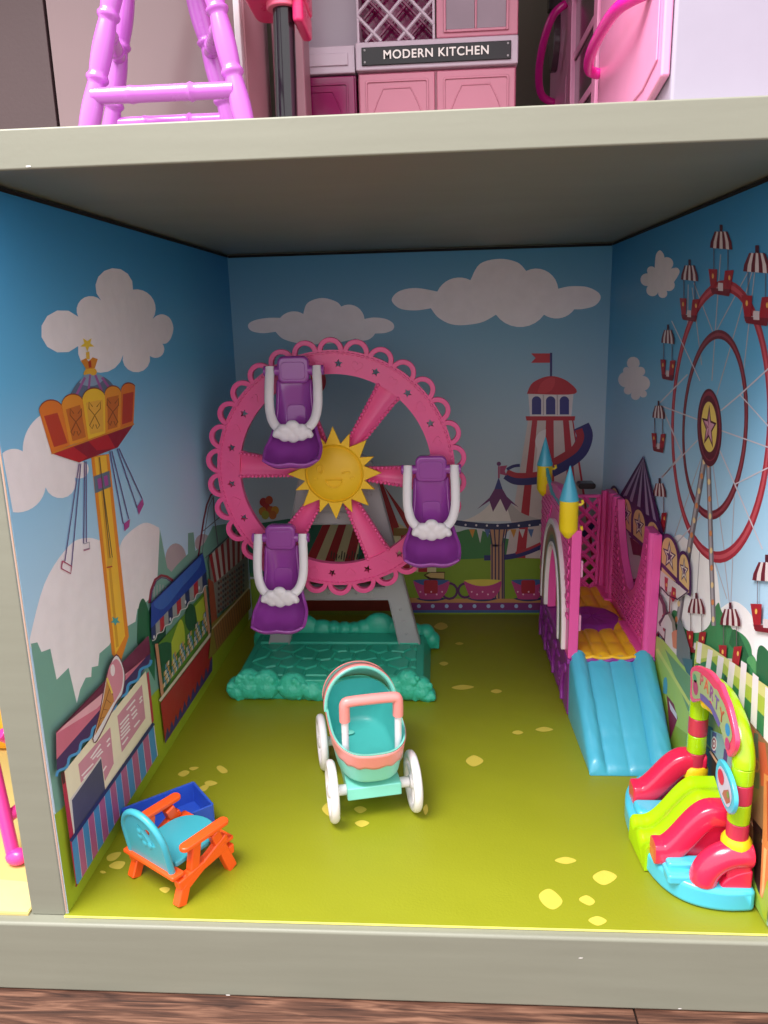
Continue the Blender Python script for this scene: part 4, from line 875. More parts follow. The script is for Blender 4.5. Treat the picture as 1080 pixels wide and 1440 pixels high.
# arched side wall
AC, AH, AZ = .366, .0500, .0625
def arch(hwid, top, n=18): return [(AC+hwid*math.cos(PI*i/n), AZ+.012+(top-AZ-.012)*math.sin(PI*i/n)) for i in range(n+1)]
inner = arch(.0455, .148); n = len(inner)
out = [(Y1-.004, AZ), (Y1-.004, .180), (.470, .1875), (.45, .196), (.425, .205), (.40, .2085), (.37, .2125), (.34, .2120), (.315, .206), (.295, .196), (Y0, .190), (Y0, AZ)]
right = [(AC+.0455, AZ)]; left = [(AC-.0455, AZ)]
polyR = [(AC+.0455, AZ), (Y1-.004, AZ), (Y1-.004, .180), (.470, .1875), (.45, .196), (.425, .205), (.40, .2085), (.37, .2125), (AC, .2124)]+[inner[i] for i in range(n//2, -1, -1)]
polyL = [(AC, .2124), (.34, .2120), (.315, .206), (.295, .196), (Y0, .190), (Y0, AZ), (AC-.0455, AZ)]+[inner[i] for i in range(n-1, n//2-1, -1)]
mb = MB(); cells(mb, [polyR, polyL], X0+.0005, X0+.010, YZ)
lw = cput(mb.build('arched_wall', CP, bc, bevel=.0012, segs=2))
def arch_ring(name, ho, to, hi, ti, xa, xb, mt, bev=.0006, parent=lw):
    o = arch(ho, to, 24); i_ = arch(hi, ti, 24); O = [(AC+ho, AZ+.003)]+o+[(AC-ho, AZ+.003)]; I = [(AC+hi, AZ+.003)]+i_+[(AC-hi, AZ+.003)]
    m2 = MB(); cells(m2, [[O[k], O[k+1], I[k+1], I[k]] for k in range(len(O)-1)], xa, xb, YZ); return m2.build(name, mt, parent, bevel=bev, segs=2)
arch_ring('white_arch_trim', .0785, .1765, .0735, .1705, X0-.0035, X0+.001, WHITE)
arch_ring('white_arch_trim', .0525, .152, .0455, .148, X0-.0035, X0+.001, WHITE)
for k, c in enumerate(('9c8278', 'a06a5a', '8f7a52', '6f7c62', '6a7080')):
    a = .0735-.0042*k; b = a-.0042; ta = .1705-.0037*k; arch_ring('rainbow_band', a, ta, b, ta-.0037, X0-.0022, X0+.0008, pr(c), .0002)
for y, z in ((Y0+.006, .098), (Y0+.006, .152)): MB().box((X0+.0098, y-.003, z-.008), (X0+.0125, y+.003, z+.008)).build('clip', pl('pale_pink_plastic', '#e9a0c8'), lw, bevel=.0006)
# brick relief on the walls (raised courses)
def bricks(par, x, y0, y1, z0, z1, ok, bw=.0108, bh=.0057):
    r = 0; z = z0
    proto = None
    while z < z1-bh:
        y = y0+(bw/2 if r % 2 else 0)
        while y < y1-bw:
            if ok(y+.0005, z) and ok(y+bw, z) and ok(y+.0005, z+bh) and ok(y+bw, z+bh):
                if proto is None:
                    proto = MB().box((-.0011, 0, 0), (.0006, bw-.0016, bh-.0013)).build('brick', CP, par, bevel=.0004, segs=1); b = proto
                else: b = proto.copy(); col.objects.link(b)
                b.location = (x, y, z)
            y += bw
        z += bh; r += 1
# right wall with scoop
SC = [(.304, .186), (.3065, .172), (.313, .1510), (.3228, .1300), (.334, .1130), (.3457, .1055), (.358, .1065), (.3721, .1145), (.388, .128), (.4016, .1450), (.411, .1640), (.417, .186)]
polyW = [(Y0, AZ), (Y1-.002, AZ), (Y1-.002, .184), (.417, .186)]+SC[::-1][1:]+[(Y0, .186)]
mb = MB(); mb.prism(polyW, X1-.0095, X1-.0012, YZ); rw = cput(mb.build('scooped_wall', CP, bc, bevel=.0012, segs=2))
def zt(y):
    if y < .304 or y > .417: return .186
    for a, b in zip(SC, SC[1:]):
        if a[0] <= y <= b[0]: return a[1]+(b[1]-a[1])*(y-a[0])/(b[0]-a[0])
    return .186
bricks(rw, X1-.0095, Y0+.014, Y1-.03, ZB+.008, .184, lambda y, z: z < zt(y)-.004)
for y in (Y0+.0055, .428, .445): MB().lathe([(.0045, AZ), (.0045, .187)], lambda a, b, h: (X1-.0085+a, y+b, h), 14).build('ribbed_post', CP, rw, bevel=.0006)
bricks(lw, X0-.0002, Y0+.004, Y1-.008, .09, .2, lambda y, z: ((y-AC)/.083)**2+((z-AZ)/.122)**2 > 1 and z < .19+.014*math.sin(max(0, min(1, (y-.285)/.16))*PI)-.0015)
# lattice back wall
LX0, LX1, LY, LZ0, LZ1 = X0+.011, .4435, .474, AZ, .178
mb = MB()
fw_ = .0035
cells(mb, [[(LX0, LZ0), (LX1, LZ0), (LX1-fw_, LZ0+fw_), (LX0+fw_, LZ0+fw_)], [(LX1, LZ0), (LX1, LZ1), (LX1-fw_, LZ1-fw_), (LX1-fw_, LZ0+fw_)], [(LX1, LZ1), (LX0, LZ1), (LX0+fw_, LZ1-fw_), (LX1-fw_, LZ1-fw_)], [(LX0, LZ1), (LX0, LZ0), (LX0+fw_, LZ0+fw_), (LX0+fw_, LZ1-fw_)]], LY, LY+.005, XZ)
lat = cput(mb.build('lattice_wall', CP, bc, bevel=.0008, segs=2))
def clipseg(x0, z0, dx, dz):
    lo, hi = -9, 9
    for p0, d, a, b in ((x0, dx, LX0+.002, LX1-.002), (z0, dz, LZ0+.002, LZ1-.002)):
        t0, t1 = (a-p0)/d, (b-p0)/d
        if t0 > t1: t0, t1 = t1, t0
        lo = max(lo, t0); hi = min(hi, t1)
    return (lo, hi) if hi-lo > .002 else None
for s in (-1, 1):
    for k in range(-3, 16):
        z0 = LZ0+.0170*k; sg = clipseg(LX0, z0, 1, s*1.05)
        if sg:
            a = Vector((LX0+sg[0], LY+.0022+.0007*s, z0+s*1.05*sg[0])); b = Vector((LX0+sg[1], LY+.0022+.0007*s, z0+s*1.05*sg[1]))
            MB().tube([a, b], .0025, 4, up=(0, 1, 0)).build('lattice_bar', CP, lat, smooth=False)
cput(MB().box((.4437, LY-.004, AZ), (X1-.0096, LY+.004, .183)).build('corner_panel', CP, bc, bevel=.001))
for x in (.4455, .4475): cput(MB().lathe([(.0016, AZ), (.0016, .184)], lambda a, b, h: (x+a, LY-.0045+b, h), 10).build('ribbed_post', CP, bc))
# towers
for ty, tx in ((Y0+.004, .3722), (.452, .3740)):
    mb = MB(); mb.lathe([(.0005, .1815), (.0035, .1835), (.0074, .1885), (.0086, .191), (.0086, .2185)], lambda a, b, h: (tx+a, ty+b*.95, h), 22); t = cput(mb.build('tower', CYB, bc, angle=50))
    MB().lathe([(.0088, .2183), (.0089, .2195), (.0081, .2222), (.0006, .2500), (.0002, .2507)], lambda a, b, h: (tx+a, ty+b*.95, h), 22).build('cone_roof', CT, t, angle=40)
    for z in (.190, .2150): MB().tube([(tx+.0055, ty, z), (tx+.0105, ty, z-.001), (tx+.0125, ty, z+.0005), (tx+.0118, ty, z+.0035)], .0014, 8).build('hook', CYB, t)
mb = MB(); pts = [(.3755, y, .2165+.0004*math.sin(y*300)-.018*math.sin(PI*(y-.29)/.158)) for y in [.29+.158*i/24 for i in range(25)]]
mb.tube(pts, .0018, 8)
for i in range(1, 24, 1): mb.add([(.3742, pts[i][1]-.003, pts[i][2]), (.3742, pts[i][1]+.003, pts[i][2]), (.3742, pts[i][1], pts[i][2]-.0075), (.3762, pts[i][1]-.003, pts[i][2]), (.3762, pts[i][1]+.003, pts[i][2]), (.3762, pts[i][1], pts[i][2]-.0075)], [(0, 1, 2), (5, 4, 3), (0, 3, 4, 1), (1, 4, 5, 2), (2, 5, 3, 0)])
cput(mb.build('garland', CTB, bc))
# inflatable slide
mb = MB(); P = []; nu, nv = 30, 64
for i in range(nu+1):
    t = i/nu; y = (Y0+.002)-(Y0+.002-.1725)*t; zc = .0585*(1-t)**1.15*(1+.25*t)+.0035; hl = 0
    xl = X0+.0025+.0020*t; xr = X1-.0015-.0050*t; row = []
    for j in range(nv+1):
        v = j/nv; x = xl+(xr-xl)*v
        edges = (0, .205, .47, .735, 1); k = max(q for q in range(4) if v >= edges[q]-1e-9) if v < 1 else 3
        l = (v-edges[k])/(edges[k+1]-edges[k]); b = math.sin(PI*min(1, max(0, l)))**.55
        amp = (.0072 if k in (0, 3) else .0032)*(1-.35*t); lift = (.0018 if k in (0, 3) else 0)
        fold = .0009*math.exp(-((t-.72)/.018)**2)+.0007*math.exp(-((t-.06)/.02)**2)
        zz = zc+amp*b+lift*b-fold*(1 if k in (1, 2) else .3)+(.0011 if k in (0, 3) else .0004)*noise.noise(Vector((x*190, y*170, 2)))
        if t > .95: zz *= 1-((t-.95)/.05)**2*.55
        row.append((x, y, max(.001, zz)))
    row = [(xl+.0008, y, 0.0003)]+row+[(xr-.0008, y, .0003)]
    P.append(row)
mb.grid(P, caps=True); cput(mb.build('slide', CT, bc, angle=55))
mb = MB(); mb.tube([(X0+.003+(X1-X0-.005)*v, Y0-.0008, ZB+.001-.0022*abs(math.sin(PI*(v*4)))) for v in [i/40 for i in range(41)]], .0022, 8); cput(mb.build('front_trim', CV, bc))
mb = MB(); mb.tube([(X0+.006+(X1-X0-.011)*v, Y0-.0002, ZB+.0034-.0016*abs(math.sin(PI*(v*4)))) for v in [i/40 for i in range(41)]], .0019, 8); cput(mb.build('front_trim', CY, bc))
bk = MB().prism(rrect(-.010, -.0035, .010, .0035, .003), 0, .018, lambda u, v, w: (u, w, v)).build('black_knob', pl('black_plastic', '#15151a'), None, bevel=.001)
bk.location = (.4290, .505, .178); bk.parent = bc; bk.location = (.4290+OC_[0], .485+OC_[1], .186)

# ---------------------------------------------------------------- party arch slide
AR = pl('slide_red_plastic', '#e8274f', rough=.22, coat=.5); AG = pl('slide_lime_plastic', '#a8d60a', rough=.22, coat=.5); AB = pl('slide_blue_plastic', '#4cc0da', rough=.24, coat=.4); AY = pl('slide_yellow_plastic', '#f4cf1e', rough=.3); ARD = pl('arch_red_plastic', '#c5344e', rough=.3)
pa = empty('toy_party_slide', (.43, .085, 0)); tag(pa, 'red and lime party slide with arch sign on rounded blue base', 'toy slide')
OP = (-.43, -.085, 0)
def pput(o): o.location = OP; return o
outl = [(.4565, .0165), (.437, .0155), (.420, .0195), (.408, .0280), (.400, .0410), (.3955, .0580), (.3935, .0780), (.3935, .0980), (.3950, .1150), (.4000, .1320), (.4080, .1440), (.4200, .1530), (.4565, .1560)]
outl = [q[:2] for q in crom([Vector((a, b, 0)) for a, b in outl], 4)]
mb = MB(); mb.prism(outl, 0, .0165, XY); pb = pput(mb.build('base', AB, pa, bevel=.0055, segs=5))
for a, b, z in ((.0255, .046, .0195), (.0330, .046, .0235)):
    MB().prism(rrect(.402+(a-.0245)*.25, a, .446, .0430, .0025), .012, z, XY).build('step', AB, pb, bevel=.0022, segs=3)
MB().prism(rrect(.3985, .0905, .44, .1080, .004), .012, .0225, XY).build('step', AB, pb, bevel=.003, segs=3)
def sprof(t, z0, z1): s = min(1, max(0, t)); s = s*s*(3-2*s); return z0+(z1-z0)*s
# lime slide, two channels
mb = MB(); P = []; nu, nv = 36, 24
for i in range(nu+1):
    t = i/nu; x = .3924+(.4510-.3924)*t; z = sprof((t-.14)/.60, .0178, .0505)-.004*max(0, 1-t/.05)**2; row = [(x+(1-t)*.0022, .0535, .001)]
    for j in range(nv+1):
        v = j/nv; y = .0535+(.0900-.0535)*v; ch = abs(math.cos(PI*2*v))**1.6*.0034
        row.append((x+(1-t)*.0022*max(0, (.078-y)/.0245), y, z+ch))
    row.append((x, .0900, .001)); P.append(row)
mb.grid(P, caps=True); pput(mb.build('double_slide', AG, pa, angle=60))
def rail(name, y, xa, xb, z0, z1, r, par=pa):
    pts = []; n = 30
    for i in range(n+1):
        t = i/n; pts.append((xa+(xb-xa)*t, y, sprof((t-.12)/.62, z0, z1)))
    mb = MB(); rr = [r*.96]+[r]*(n-1)+[r*.96]; mb.tube(pts, rr, 20, flat=1.0, up=(0, 0, 1), sq=.5); o = pput(mb.build(name, AR, par, bevel=.0018, segs=3)); return o
n_r = rail('side_rail', .0470, .3975, .4490, .0235, .0535, .0080)
f_r = rail('side_rail', .1165, .3995, .4530, .0225, .0505, .0085)
pan = [(.405, .012), (.4485, .012), (.4485, .055)]+[(.449-(.449-.3985)*t, sprof((1-t-.12)/.62, .0220, .0540)) for t in [i/12 for i in range(13)]]
mb = MB(); mb.prism(pan, .0430, .0495, XZ); mb.build('rail_panel', AR, n_r, bevel=.001)
mb = MB(); mb.prism([(a+.003, b-.003) for a, b in pan], .1130, .1195, XZ); mb.build('rail_panel', AR, f_r, bevel=.001)
# near hump: quarter bolster and small lump
def quarter(name, cx, cz, R, r, y, n=16):
    pts = [(cx-R*math.cos(PI/2*i/n), y, cz+R*math.sin(PI/2*i/n)) for i in range(n+1)]+[(.4548, y, cz+R)]
    mb = MB(); mb.tube(pts, [r*.9]+[r]*n+[r*.97], 16, up=(0, 1, 0)); return pput(mb.build(name, AR, pa, bevel=.0015, segs=3))
quarter('curved_bolster', .4475, .0150, .0225, .0092, .0265)
mb = MB(); mb.prism([(.4546, .012)]+[(.4546-.0205*math.cos(t), .0125+.0165*math.sin(t)) for t in [PI/2-PI/2*i/12 for i in range(13)]], .0195, .034, XZ); pput(mb.build('corner_lump', AR, pa, bevel=.003, segs=4))
mb = MB(); mb.box((.4380, .0200, .012), (.4545, .0345, .040)); pput(mb.build('bolster_block', AR, pa, bevel=.003, segs=3))
# arch
AXX = .4455; NY, FY, ARr = .0290, .1140, .0071
def seg_tube(name, pts, r, mt, par=pa, s=16): m2 = MB(); m2.tube(pts, r, s, up=(1, 0, 0)); return m2.build(name, mt, par, bevel=.0007, segs=2)
arch_path = []; RA = (FY-NY)/2
for z in (.046, .058, .060, .0705, .0725, .0850): arch_path.append((NY, z))
ar = empty('arch', (0, 0, 0), 0, pa); ar.location = OP
BZ = ((.0450, .0600, ARD), (.0600, .0745, AG), (.0745, .0885, ARD), (.0885, .1000, AG))
for y in (NY, FY):
    for a, b, mt in BZ: seg_tube('arch_band', [(AXX, y, a), (AXX, y, (a+b)/2), (AXX, y, b)], [ARr*.985, ARr*1.0, ARr*.985], mt, ar)
    MB().lathe([(ARr*1.35, .0400), (ARr*1.35, .0465), (ARr*1.12, .0490), (ARr*.9, .0492)], lambda p, q, h: (AXX+p, y+q, h), 20).build('yellow_collar', AY, ar, angle=45)
tp = [(AXX, (NY+FY)/2-RA*math.cos(PI*i/24), .0995+.0290*math.sin(PI*i/24)) for i in range(25)]
seg_tube('arch_top', tp, [ARr]*25, AG, ar, 18)
# sign on the arch (in y,z)
SGX = .4360
sign = [(.1100, .1180), (.1120, .1270), (.1065, .1330), (.0990, .1370), (.0900, .1400), (.0800, .1430), (.0700, .1445), (.0600, .1440), (.0540, .1450), (.0460, .1415), (.0380, .1385), (.0310, .1330), (.0250, .1270), (.0215, .1210), (.0240, .1130), (.0300, .1055), (.0360, .1075), (.0440, .1140), (.0560, .1190), (.0700, .1200), (.0850, .1165), (.0960, .1100), (.1040, .1055), (.1090, .1080)]
sg2 = [q[:2] for q in crom([Vector((a, b, 0)) for a, b in sign], 3, True)]
mb = MB(); mb.prism(sg2, SGX, SGX+.0035, YZ); sgn = pput(mb.build('arch_sign', pl('sign_pink_plastic', '#f2456f', rough=.25, coat=.4), pa, bevel=.001, segs=2))
cy_, cz_ = .067, .128
ins = []
for (a, b) in sg2:
    d = Vector((a-cy_, b-cz_)); l = d.length; nrm = min(1, (l-.0055)/l); ins.append((cy_+d.x*nrm, cz_+d.y*nrm*.86))
def lamina(name, P, x, c, par): m2 = MB(); m2.add([(x, a, b) for a, b in P], [list(range(len(P)))[::-1]]); return m2.build(name, pr(c), par, smooth=False, fix=False)
lamina('sticker', ins, SGX-.0002, '9fae7c', sgn)
lamina('sticker', circ(.0975, .1205, .0055, 14), SGX-.0003, 'b0456e', sgn); lamina('sticker', circ(.1000, .1265, .004, 10, ry=.003), SGX-.0003, '4f9a72', sgn); lamina('sticker', circ(.0345, .1225, .0042, 12), SGX-.0003, '3f8fc0', sgn); lamina('sticker', circ(.033, .1135, .004, 12), SGX-.0003, 'c04078', sgn)
lamina('sticker', arc3((.088, .121), (.066, .1245), (.047, .120))+[(.049, .116), (.066, .120), (.086, .1170)], SGX-.0003, '6a5a9a', sgn)
MS = Matrix(((0, 0, -1, SGX-.0004), (-1, 0, 0, 0), (0, 1, 0, 0), (0, 0, 0, 1)))
for k, ch in enumerate('PARTY'):
    y = .0865-.0102*k; z = .1335-.0030*((k-1.7)/2)**2*1.0-.0009*k
    o = text_part('sticker_letter', ch, .0125, pr(('c05a6a', 'c9694a', '8f4a8a', '7a5a9a', 'b0563a')[k]), sgn, Matrix.Translation((0, y, z))@MS, .0001)
for k in range(10): MB().prism(star(.096-.0075*k if False else .1, .1, .001, .001), 0, .0001, YZ) if False else None
mb = MB()
for k in range(5): mb.ell((AXX-.004, .0905-.0085*k, .1120+.0030*k-.0004*k*k), (.0040, .0048, .0045), 10, 7)
pput(mb.build('yellow_fringe', AY, pa, remesh=.0007, sm_it=2))
shield = [q[:2] for q in crom([Vector((a, b, 0)) for a, b in ((.0330, .0970), (.0250, .0990), (.0140, .0970), (.0050, .0915), (.0020, .0840), (.0060, .0745), (.0130, .0715), (.0240, .0735), (.0345, .0800), (.0365, .0890))], 4, True)]
mb = MB(); mb.prism([(y*1.0+.009, z) for y, z in shield], .4345, .4375, YZ); shd = pput(mb.build('shield_sign', AB, pa, bevel=.0009, segs=2))
lamina('sticker', [(.0275+(y-.0185)*.74, .0855+(z-.0855)*.74) for y, z in shield], .4343, 'c9c6d8', shd)
lamina('sticker', circ(.0345, .0885, .0055, 14, ry=.005), .4341, 'd0304e', shd); lamina('sticker', [(.028, .083), (.021, .088), (.0165, .082), (.022, .077), (.030, .079)], .4341, 'b06a5a', shd); lamina('sticker', circ(.0205, .0845, .0022, 10), .4339, '7a9a4a', shd)
pput(MB().tube([(.4375, .028, .085), (.4435, .030, .085)], .002, 8).build('shield_bracket', AB, pa))

# ---------------------------------------------------------------- doll's pram
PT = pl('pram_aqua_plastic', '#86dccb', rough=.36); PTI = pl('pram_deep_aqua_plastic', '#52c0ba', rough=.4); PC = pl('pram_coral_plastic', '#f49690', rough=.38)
pm = empty('doll_pram', (.189, .153, 0), math.radians(14.0)); tag(pm, 'aqua and coral doll pram with white wheels in front of jade base', 'pram')
for sx_ in (-1, 1):
    for sy_ in (-1, 1):
        c = Vector((sx_*.0325, sy_*.0378, .0243)); m2 = MB()
        prof = [(.0185, -.0032), (.0222, -.0034), (.0238, -.0020), (.0243, 0), (.0238, .0020), (.0222, .0034), (.0185, .0032), (.0178, .0012), (.0178, -.0012)]
        P = [[(c.x+h, c.y+r*math.cos(2*PI*k/40), c.z+r*math.sin(2*PI*k/40)) for k in range(40)] for r, h in prof]
        m2.grid(P, cu=True, cv=True); wh = m2.build('wheel', WHITE, pm, angle=70)
        m3 = MB()
        for k in range(6):
            a = 2*PI*k/6+.3; m3.tube([(c.x, c.y+.004*math.cos(a), c.z+.004*math.sin(a)), (c.x, c.y+.0182*math.cos(a), c.z+.0182*math.sin(a))], .0016, 8)
        m3.lathe([(.0055, -.003), (.0055, .003), (.003, .0042)], lambda a, b, h: (c.x+sx_*h, c.y+a, c.z+b), 16); m3.build('spokes', WHITE, wh)
for sy_ in (-1, 1): MB().lathe([(.0028, -.0315), (.0028, .0315)], lambda a, b, h: (h, sy_*.0378+a, .0243+b), 14).build('axle', WHITE, pm)
for sy_ in (-1, 1):
    for sx_ in (-1, 1): MB().lathe([(.0042, .0205), (.0042, .029)], lambda a, b, h: (sx_*h, sy_*.0378+a, .0243+b), 14).build('axle_sleeve', WHITE, pm)
MB().box((-.0215, -.0470, .0195), (.0215, .0440, .0300)).build('chassis', PT, pm, bevel=.001)
# tub: rim curve rises into the hood at the far end (+y)
def tub(u, v):
    """u angle round, v 0 bottom .. 1 rim"""
    pw = lambda q: math.copysign(abs(q)**.72, q)
    cx, sy_ = pw(math.cos(u)), pw(math.sin(u))
    far = max(0, sy_); z_rim = .0665+.0100*far**1.6
    ax = .0300; ay = .0600 if sy_ < 0 else .0560
    f = (.80+.20*v**.9)*min(1, (v/.22))**.38
    lean = .006*far*v
    pinch = 1-.30*far*max(0, v-.55)/.45
    z = .0265+(z_rim-.0265)*v
    yb = ay*sy_*f
    if sy_ > 0: yb *= 1-.34*max(0, v-.45)**1.4*far
    return (ax*cx*f*(1-.0*far), yb+.002+(-.004 if sy_ < 0 else 0)*(v), z)
nu, nv = 64, 18
def shell_grid(v0, v1, n, off=0.0):
    P = []
    for j in range(n+1):
        v = v0+(v1-v0)*j/n; row = []
        for i in range(nu):
            q = Vector(tub(2*PI*i/nu, v)); c = Vector((0, .002, q.z)); d = (q-c)
            if d.length > 0: q = q+d.normalized()*off
            row.append(tuple(q))
        P.append(row)
    return P
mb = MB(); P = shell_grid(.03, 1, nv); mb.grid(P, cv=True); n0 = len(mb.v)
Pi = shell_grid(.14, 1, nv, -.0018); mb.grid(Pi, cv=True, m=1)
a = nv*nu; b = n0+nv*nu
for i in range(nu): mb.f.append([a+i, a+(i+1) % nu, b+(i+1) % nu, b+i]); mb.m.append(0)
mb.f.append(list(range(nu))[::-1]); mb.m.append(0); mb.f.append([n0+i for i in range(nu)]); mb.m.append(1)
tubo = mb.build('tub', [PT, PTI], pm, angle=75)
# coral scalloped band under the rim
P = []; 
for j in range(7):
    row = []
    for i in range(160):
        u = 2*PI*i/160; far = max(0, math.sin(u)); lowv = .63+.022*math.cos(18*u)+.22*far
        v = .965+(lowv-.965)*j/6; q = Vector(tub(u, v)); c = Vector((0, .002, q.z)); d = q-c; q = q+d.normalized()*.0010; row.append(tuple(q))
    P.append(row)
mb = MB(); mb.grid(P, cv=True); mb.build('scalloped_band', PC, tubo, solid=.0008, angle=60)
# hood: ribs and panels arching over the far end
def hoodrow(a, k=1.0, n=28):
    """arch at hood angle a (0 = opening edge, 1 = back)"""
    yc = .0140+.046*a**.8; hgt = .0340*(1-.72*a**1.9)*k; wd = .0304*(1-.30*a**2.6)*k; zb = .0660
    return [(wd*math.cos(PI*i/n), yc+.0065*math.sin(PI*i/n)*(1-a)-.0, zb+hgt*math.sin(PI*i/n)**.92) for i in range(n+1)]
mb = MB(); rows = [hoodrow(a/14) for a in range(15)]; mb.grid(rows); hood = mb.build('hood', [PT], pm, solid=.0018, solid_off=-1, angle=80)
for a0, w in ((.0, .0030), (.44, .0028)):
    mb = MB(); r1 = hoodrow(max(0, a0-.02), 1.012); r2 = hoodrow(a0+.10, 1.012); mb.grid([r1, r2]); mb.build('coral_hood_band', PC, hood, solid=.0010, solid_off=1)
mb = MB(); mb.tube(hoodrow(0, 1.0), .0013, 8); mb.build('hood_edge', PT, hood)
MB().ell((-.010, .030, .0350), (.0055, .0038, .0012), 12, 6).build('moulded_leaf', PT, tubo)
# handle
for s in (-1, 1): MB().tube([(s*.0208, -.0400, .0570), (s*.0208, -.0408, .0660), (s*.0208, -.0420, .0880)], .0028, 12).build('handle_post', WHITE, pm)
hp = [(-.0208, -.0419, .0860), (-.0208, -.0426, .0965), (-.0202, -.0428, .1005), (-.0172, -.0430, .1022), (0, -.0431, .1026), (.0172, -.0430, .1022), (.0202, -.0428, .1005), (.0208, -.0426, .0965), (.0208, -.0419, .0860)]
MB().tube(crom([Vector(q) for q in hp], 4), .0042, 14).build('push_handle', PC, pm, bevel=.001)

# ---------------------------------------------------------------- little chair
CO = pl('chair_orange_plastic', '#f4581c', rough=.34); CTL = pl('chair_teal_plastic', '#3fa9b8', rough=.36)
rear = (Vector((.0745, .0125))+Vector((.0334, .0408)))/2; fwd = Vector((.0225, .035)).normalized()
ang = math.atan2(fwd.y, fwd.x)-PI/2
ch = empty('toy_chair', (rear.x+fwd.x*.0205, rear.y+fwd.y*.0205, 0), ang); tag(ch, 'orange toy armchair with turquoise seat and rounded back', 'chair')
def limb(name, a, b, w, d, mt=CO, par=ch, bev=.0012, up=(1, 0, 0)):
    a = Vector(a); b = Vector(b); t = (b-a).normalized(); x = Vector(up); x = (x-t*x.dot(t)).normalized(); y = t.cross(x)
    m2 = MB(); vs = [tuple(p+x*sx_*w/2+y*sy_*d/2) for p in (a, b) for sx_, sy_ in ((-1, -1), (1, -1), (1, 1), (-1, 1))]
    m2.add(vs, [(3, 2, 1, 0), (4, 5, 6, 7), (0, 1, 5, 4), (1, 2, 6, 5), (2, 3, 7, 6), (3, 0, 4, 7)]); return m2.build(name, mt, par, bevel=bev, segs=3)
HWC = .0250
for s in (-1, 1):
    limb('leg', (s*HWC, -.0235, 0), (s*HWC*.98, -.0150, .0205), .0070, .0078); limb('leg', (s*HWC, .0235, 0), (s*HWC*.98, .0100, .0370), .0068, .0078)
    limb('side_rail', (s*HWC, -.0240, .0160), (s*HWC, .0180, .0215), .0066, .0070); limb('armrest_post', (s*HWC, -.010, .0200), (s*HWC, -.0060, .0392), .0060, .0078)
    limb('brace', (s*HWC*1.02, -.0210, .0105), (s*HWC*1.02, .0200, .0290), .0058, .0060)
    m2 = MB(); m2.prism(rrect(s*(HWC+.001)-.0042, -.0190, s*(HWC+.001)+.0042, .0225, .0040), .0385, .0425, XY); m2.build('armrest', CO, ch, bevel=.0014, segs=3)
limb('rear_rail', (-.0275, -.0235, .0235), (.0275, -.0235, .0235), .0034, .0100, up=(0, 0, 1)); limb('front_rail', (-.0275, .0235, .0150), (.0275, .0235, .0150), .0075, .0055, up=(0, 0, 1)); limb('front_rail', (-.0270, .0225, .0235), (.0270, .0225, .0235), .0035, .0085, up=(0, 0, 1))
m2 = MB(); m2.prism([(-.0205, -.020), (.0205, -.020), (.0210, .006)]+[(.0210*math.cos(t), .008+.0185*math.sin(t)) for t in [PI*i/14 for i in range(15)]]+[(-.0210, .006)], .0245, .0290, XY); m2.build('seat', CTL, ch, bevel=.0016, segs=3)
# back: rounded panel with a flower-shaped opening and a raised rim
def bk_fr(u, v, w): return (u, -.0215-.0030-v*.16+w, .0240+v)
Bo = [(-.0225, 0), (.0225, 0), (.0225, .018)]+[(.0225*math.cos(t), .018+.0225*math.sin(t)) for t in [PI*i/16 for i in range(1, 16)]]+[(-.0225, .018)]
m2 = MB(); m2.prism(Bo, -.0014, .0014, bk_fr); bko = m2.build('backrest', CTL, ch)
m3 = MB(); m3.prism([(.003+.0085*(1+.25*math.cos(5*t))*math.cos(t+.9), .0235+.0085*(1+.25*math.cos(5*t))*math.sin(t+.9)) for t in [PI*i/20-PI/2-.3 for i in range(21)]], -.01, .01, bk_fr)
ct = m3.build('cutter', CTL); bpy.context.view_layer.update(); ct.matrix_world = bko.matrix_world.copy(); bpy.context.view_layer.update(); cut(bko, ct)
m3 = MB(); m3.tube([bk_fr(a*.97, b+.0005, 0) for a, b in [(.0225, .0005), (.0225, .010)]+Bo[2:]+[(-.0225, .010), (-.0225, .0005)]], .0024, 12); m3.build('raised_rim', CTL, bko)
for k, t in enumerate((.3, 1.1, 2.0, 2.9)):
    m3 = MB(); c = (.003+.0065*math.cos(t+2.3), .0235+.0065*math.sin(t+2.3)); q = bk_fr(c[0], c[1], -.0012); m3.ell(q, (.0026, .0009, .0026), 10, 6); m3.build('moulded_petal', CTL, bko)

# ---------------------------------------------------------------- blue crate
BL = pl('royal_blue_plastic', '#2f59c4', rough=.36)
p0 = Vector((.0700, .1010)); p1 = Vector((.0455, .1300)); p2 = Vector((.0065, .0905)); 
ex = Vector((-.75, -.62)).normalized(); ey = Vector((-ex.y, ex.x))
cr = empty('toy_crate', (.0390, .0925, 0), math.atan2(ex.y, ex.x)); tag(cr, 'open royal blue plastic crate behind the orange armchair', 'crate')
Lx, Ly, Hc, Tw = .0600, .0405, .0195, .0018
MB().box((-Lx/2+.001, -Ly/2+.001, 0), (Lx/2-.001, Ly/2-.001, .0025)).build('bottom', BL, cr, bevel=.0005)
m2 = MB(); o4 = rrect(-Lx/2, -Ly/2, Lx/2, Ly/2, .0018, 3); i4 = rrect(-Lx/2+Tw, -Ly/2+Tw, Lx/2-Tw, Ly/2-Tw, .0010, 3); m2.ring(o4, i4, .0005, Hc, XY); sd_ = m2.build('side_walls', BL, cr, bevel=.0004, segs=2)
MB().prism(rrect(-.0075, -.0022, .0075, .0022, .0018), 0, .0014, lambda u, v, w: (-Lx/2-w, u, .0105+v)).build('handle_slot', pl('navy_plastic', '#1c3a92'), cr, bevel=.0004)
MB().prism(rrect(-.0095, -.0045, .0095, .0045, .003), 0, .0008, lambda u, v, w: (-Lx/2-w, u, .0105+v)).build('slot_rim', BL, cr, bevel=.0003)
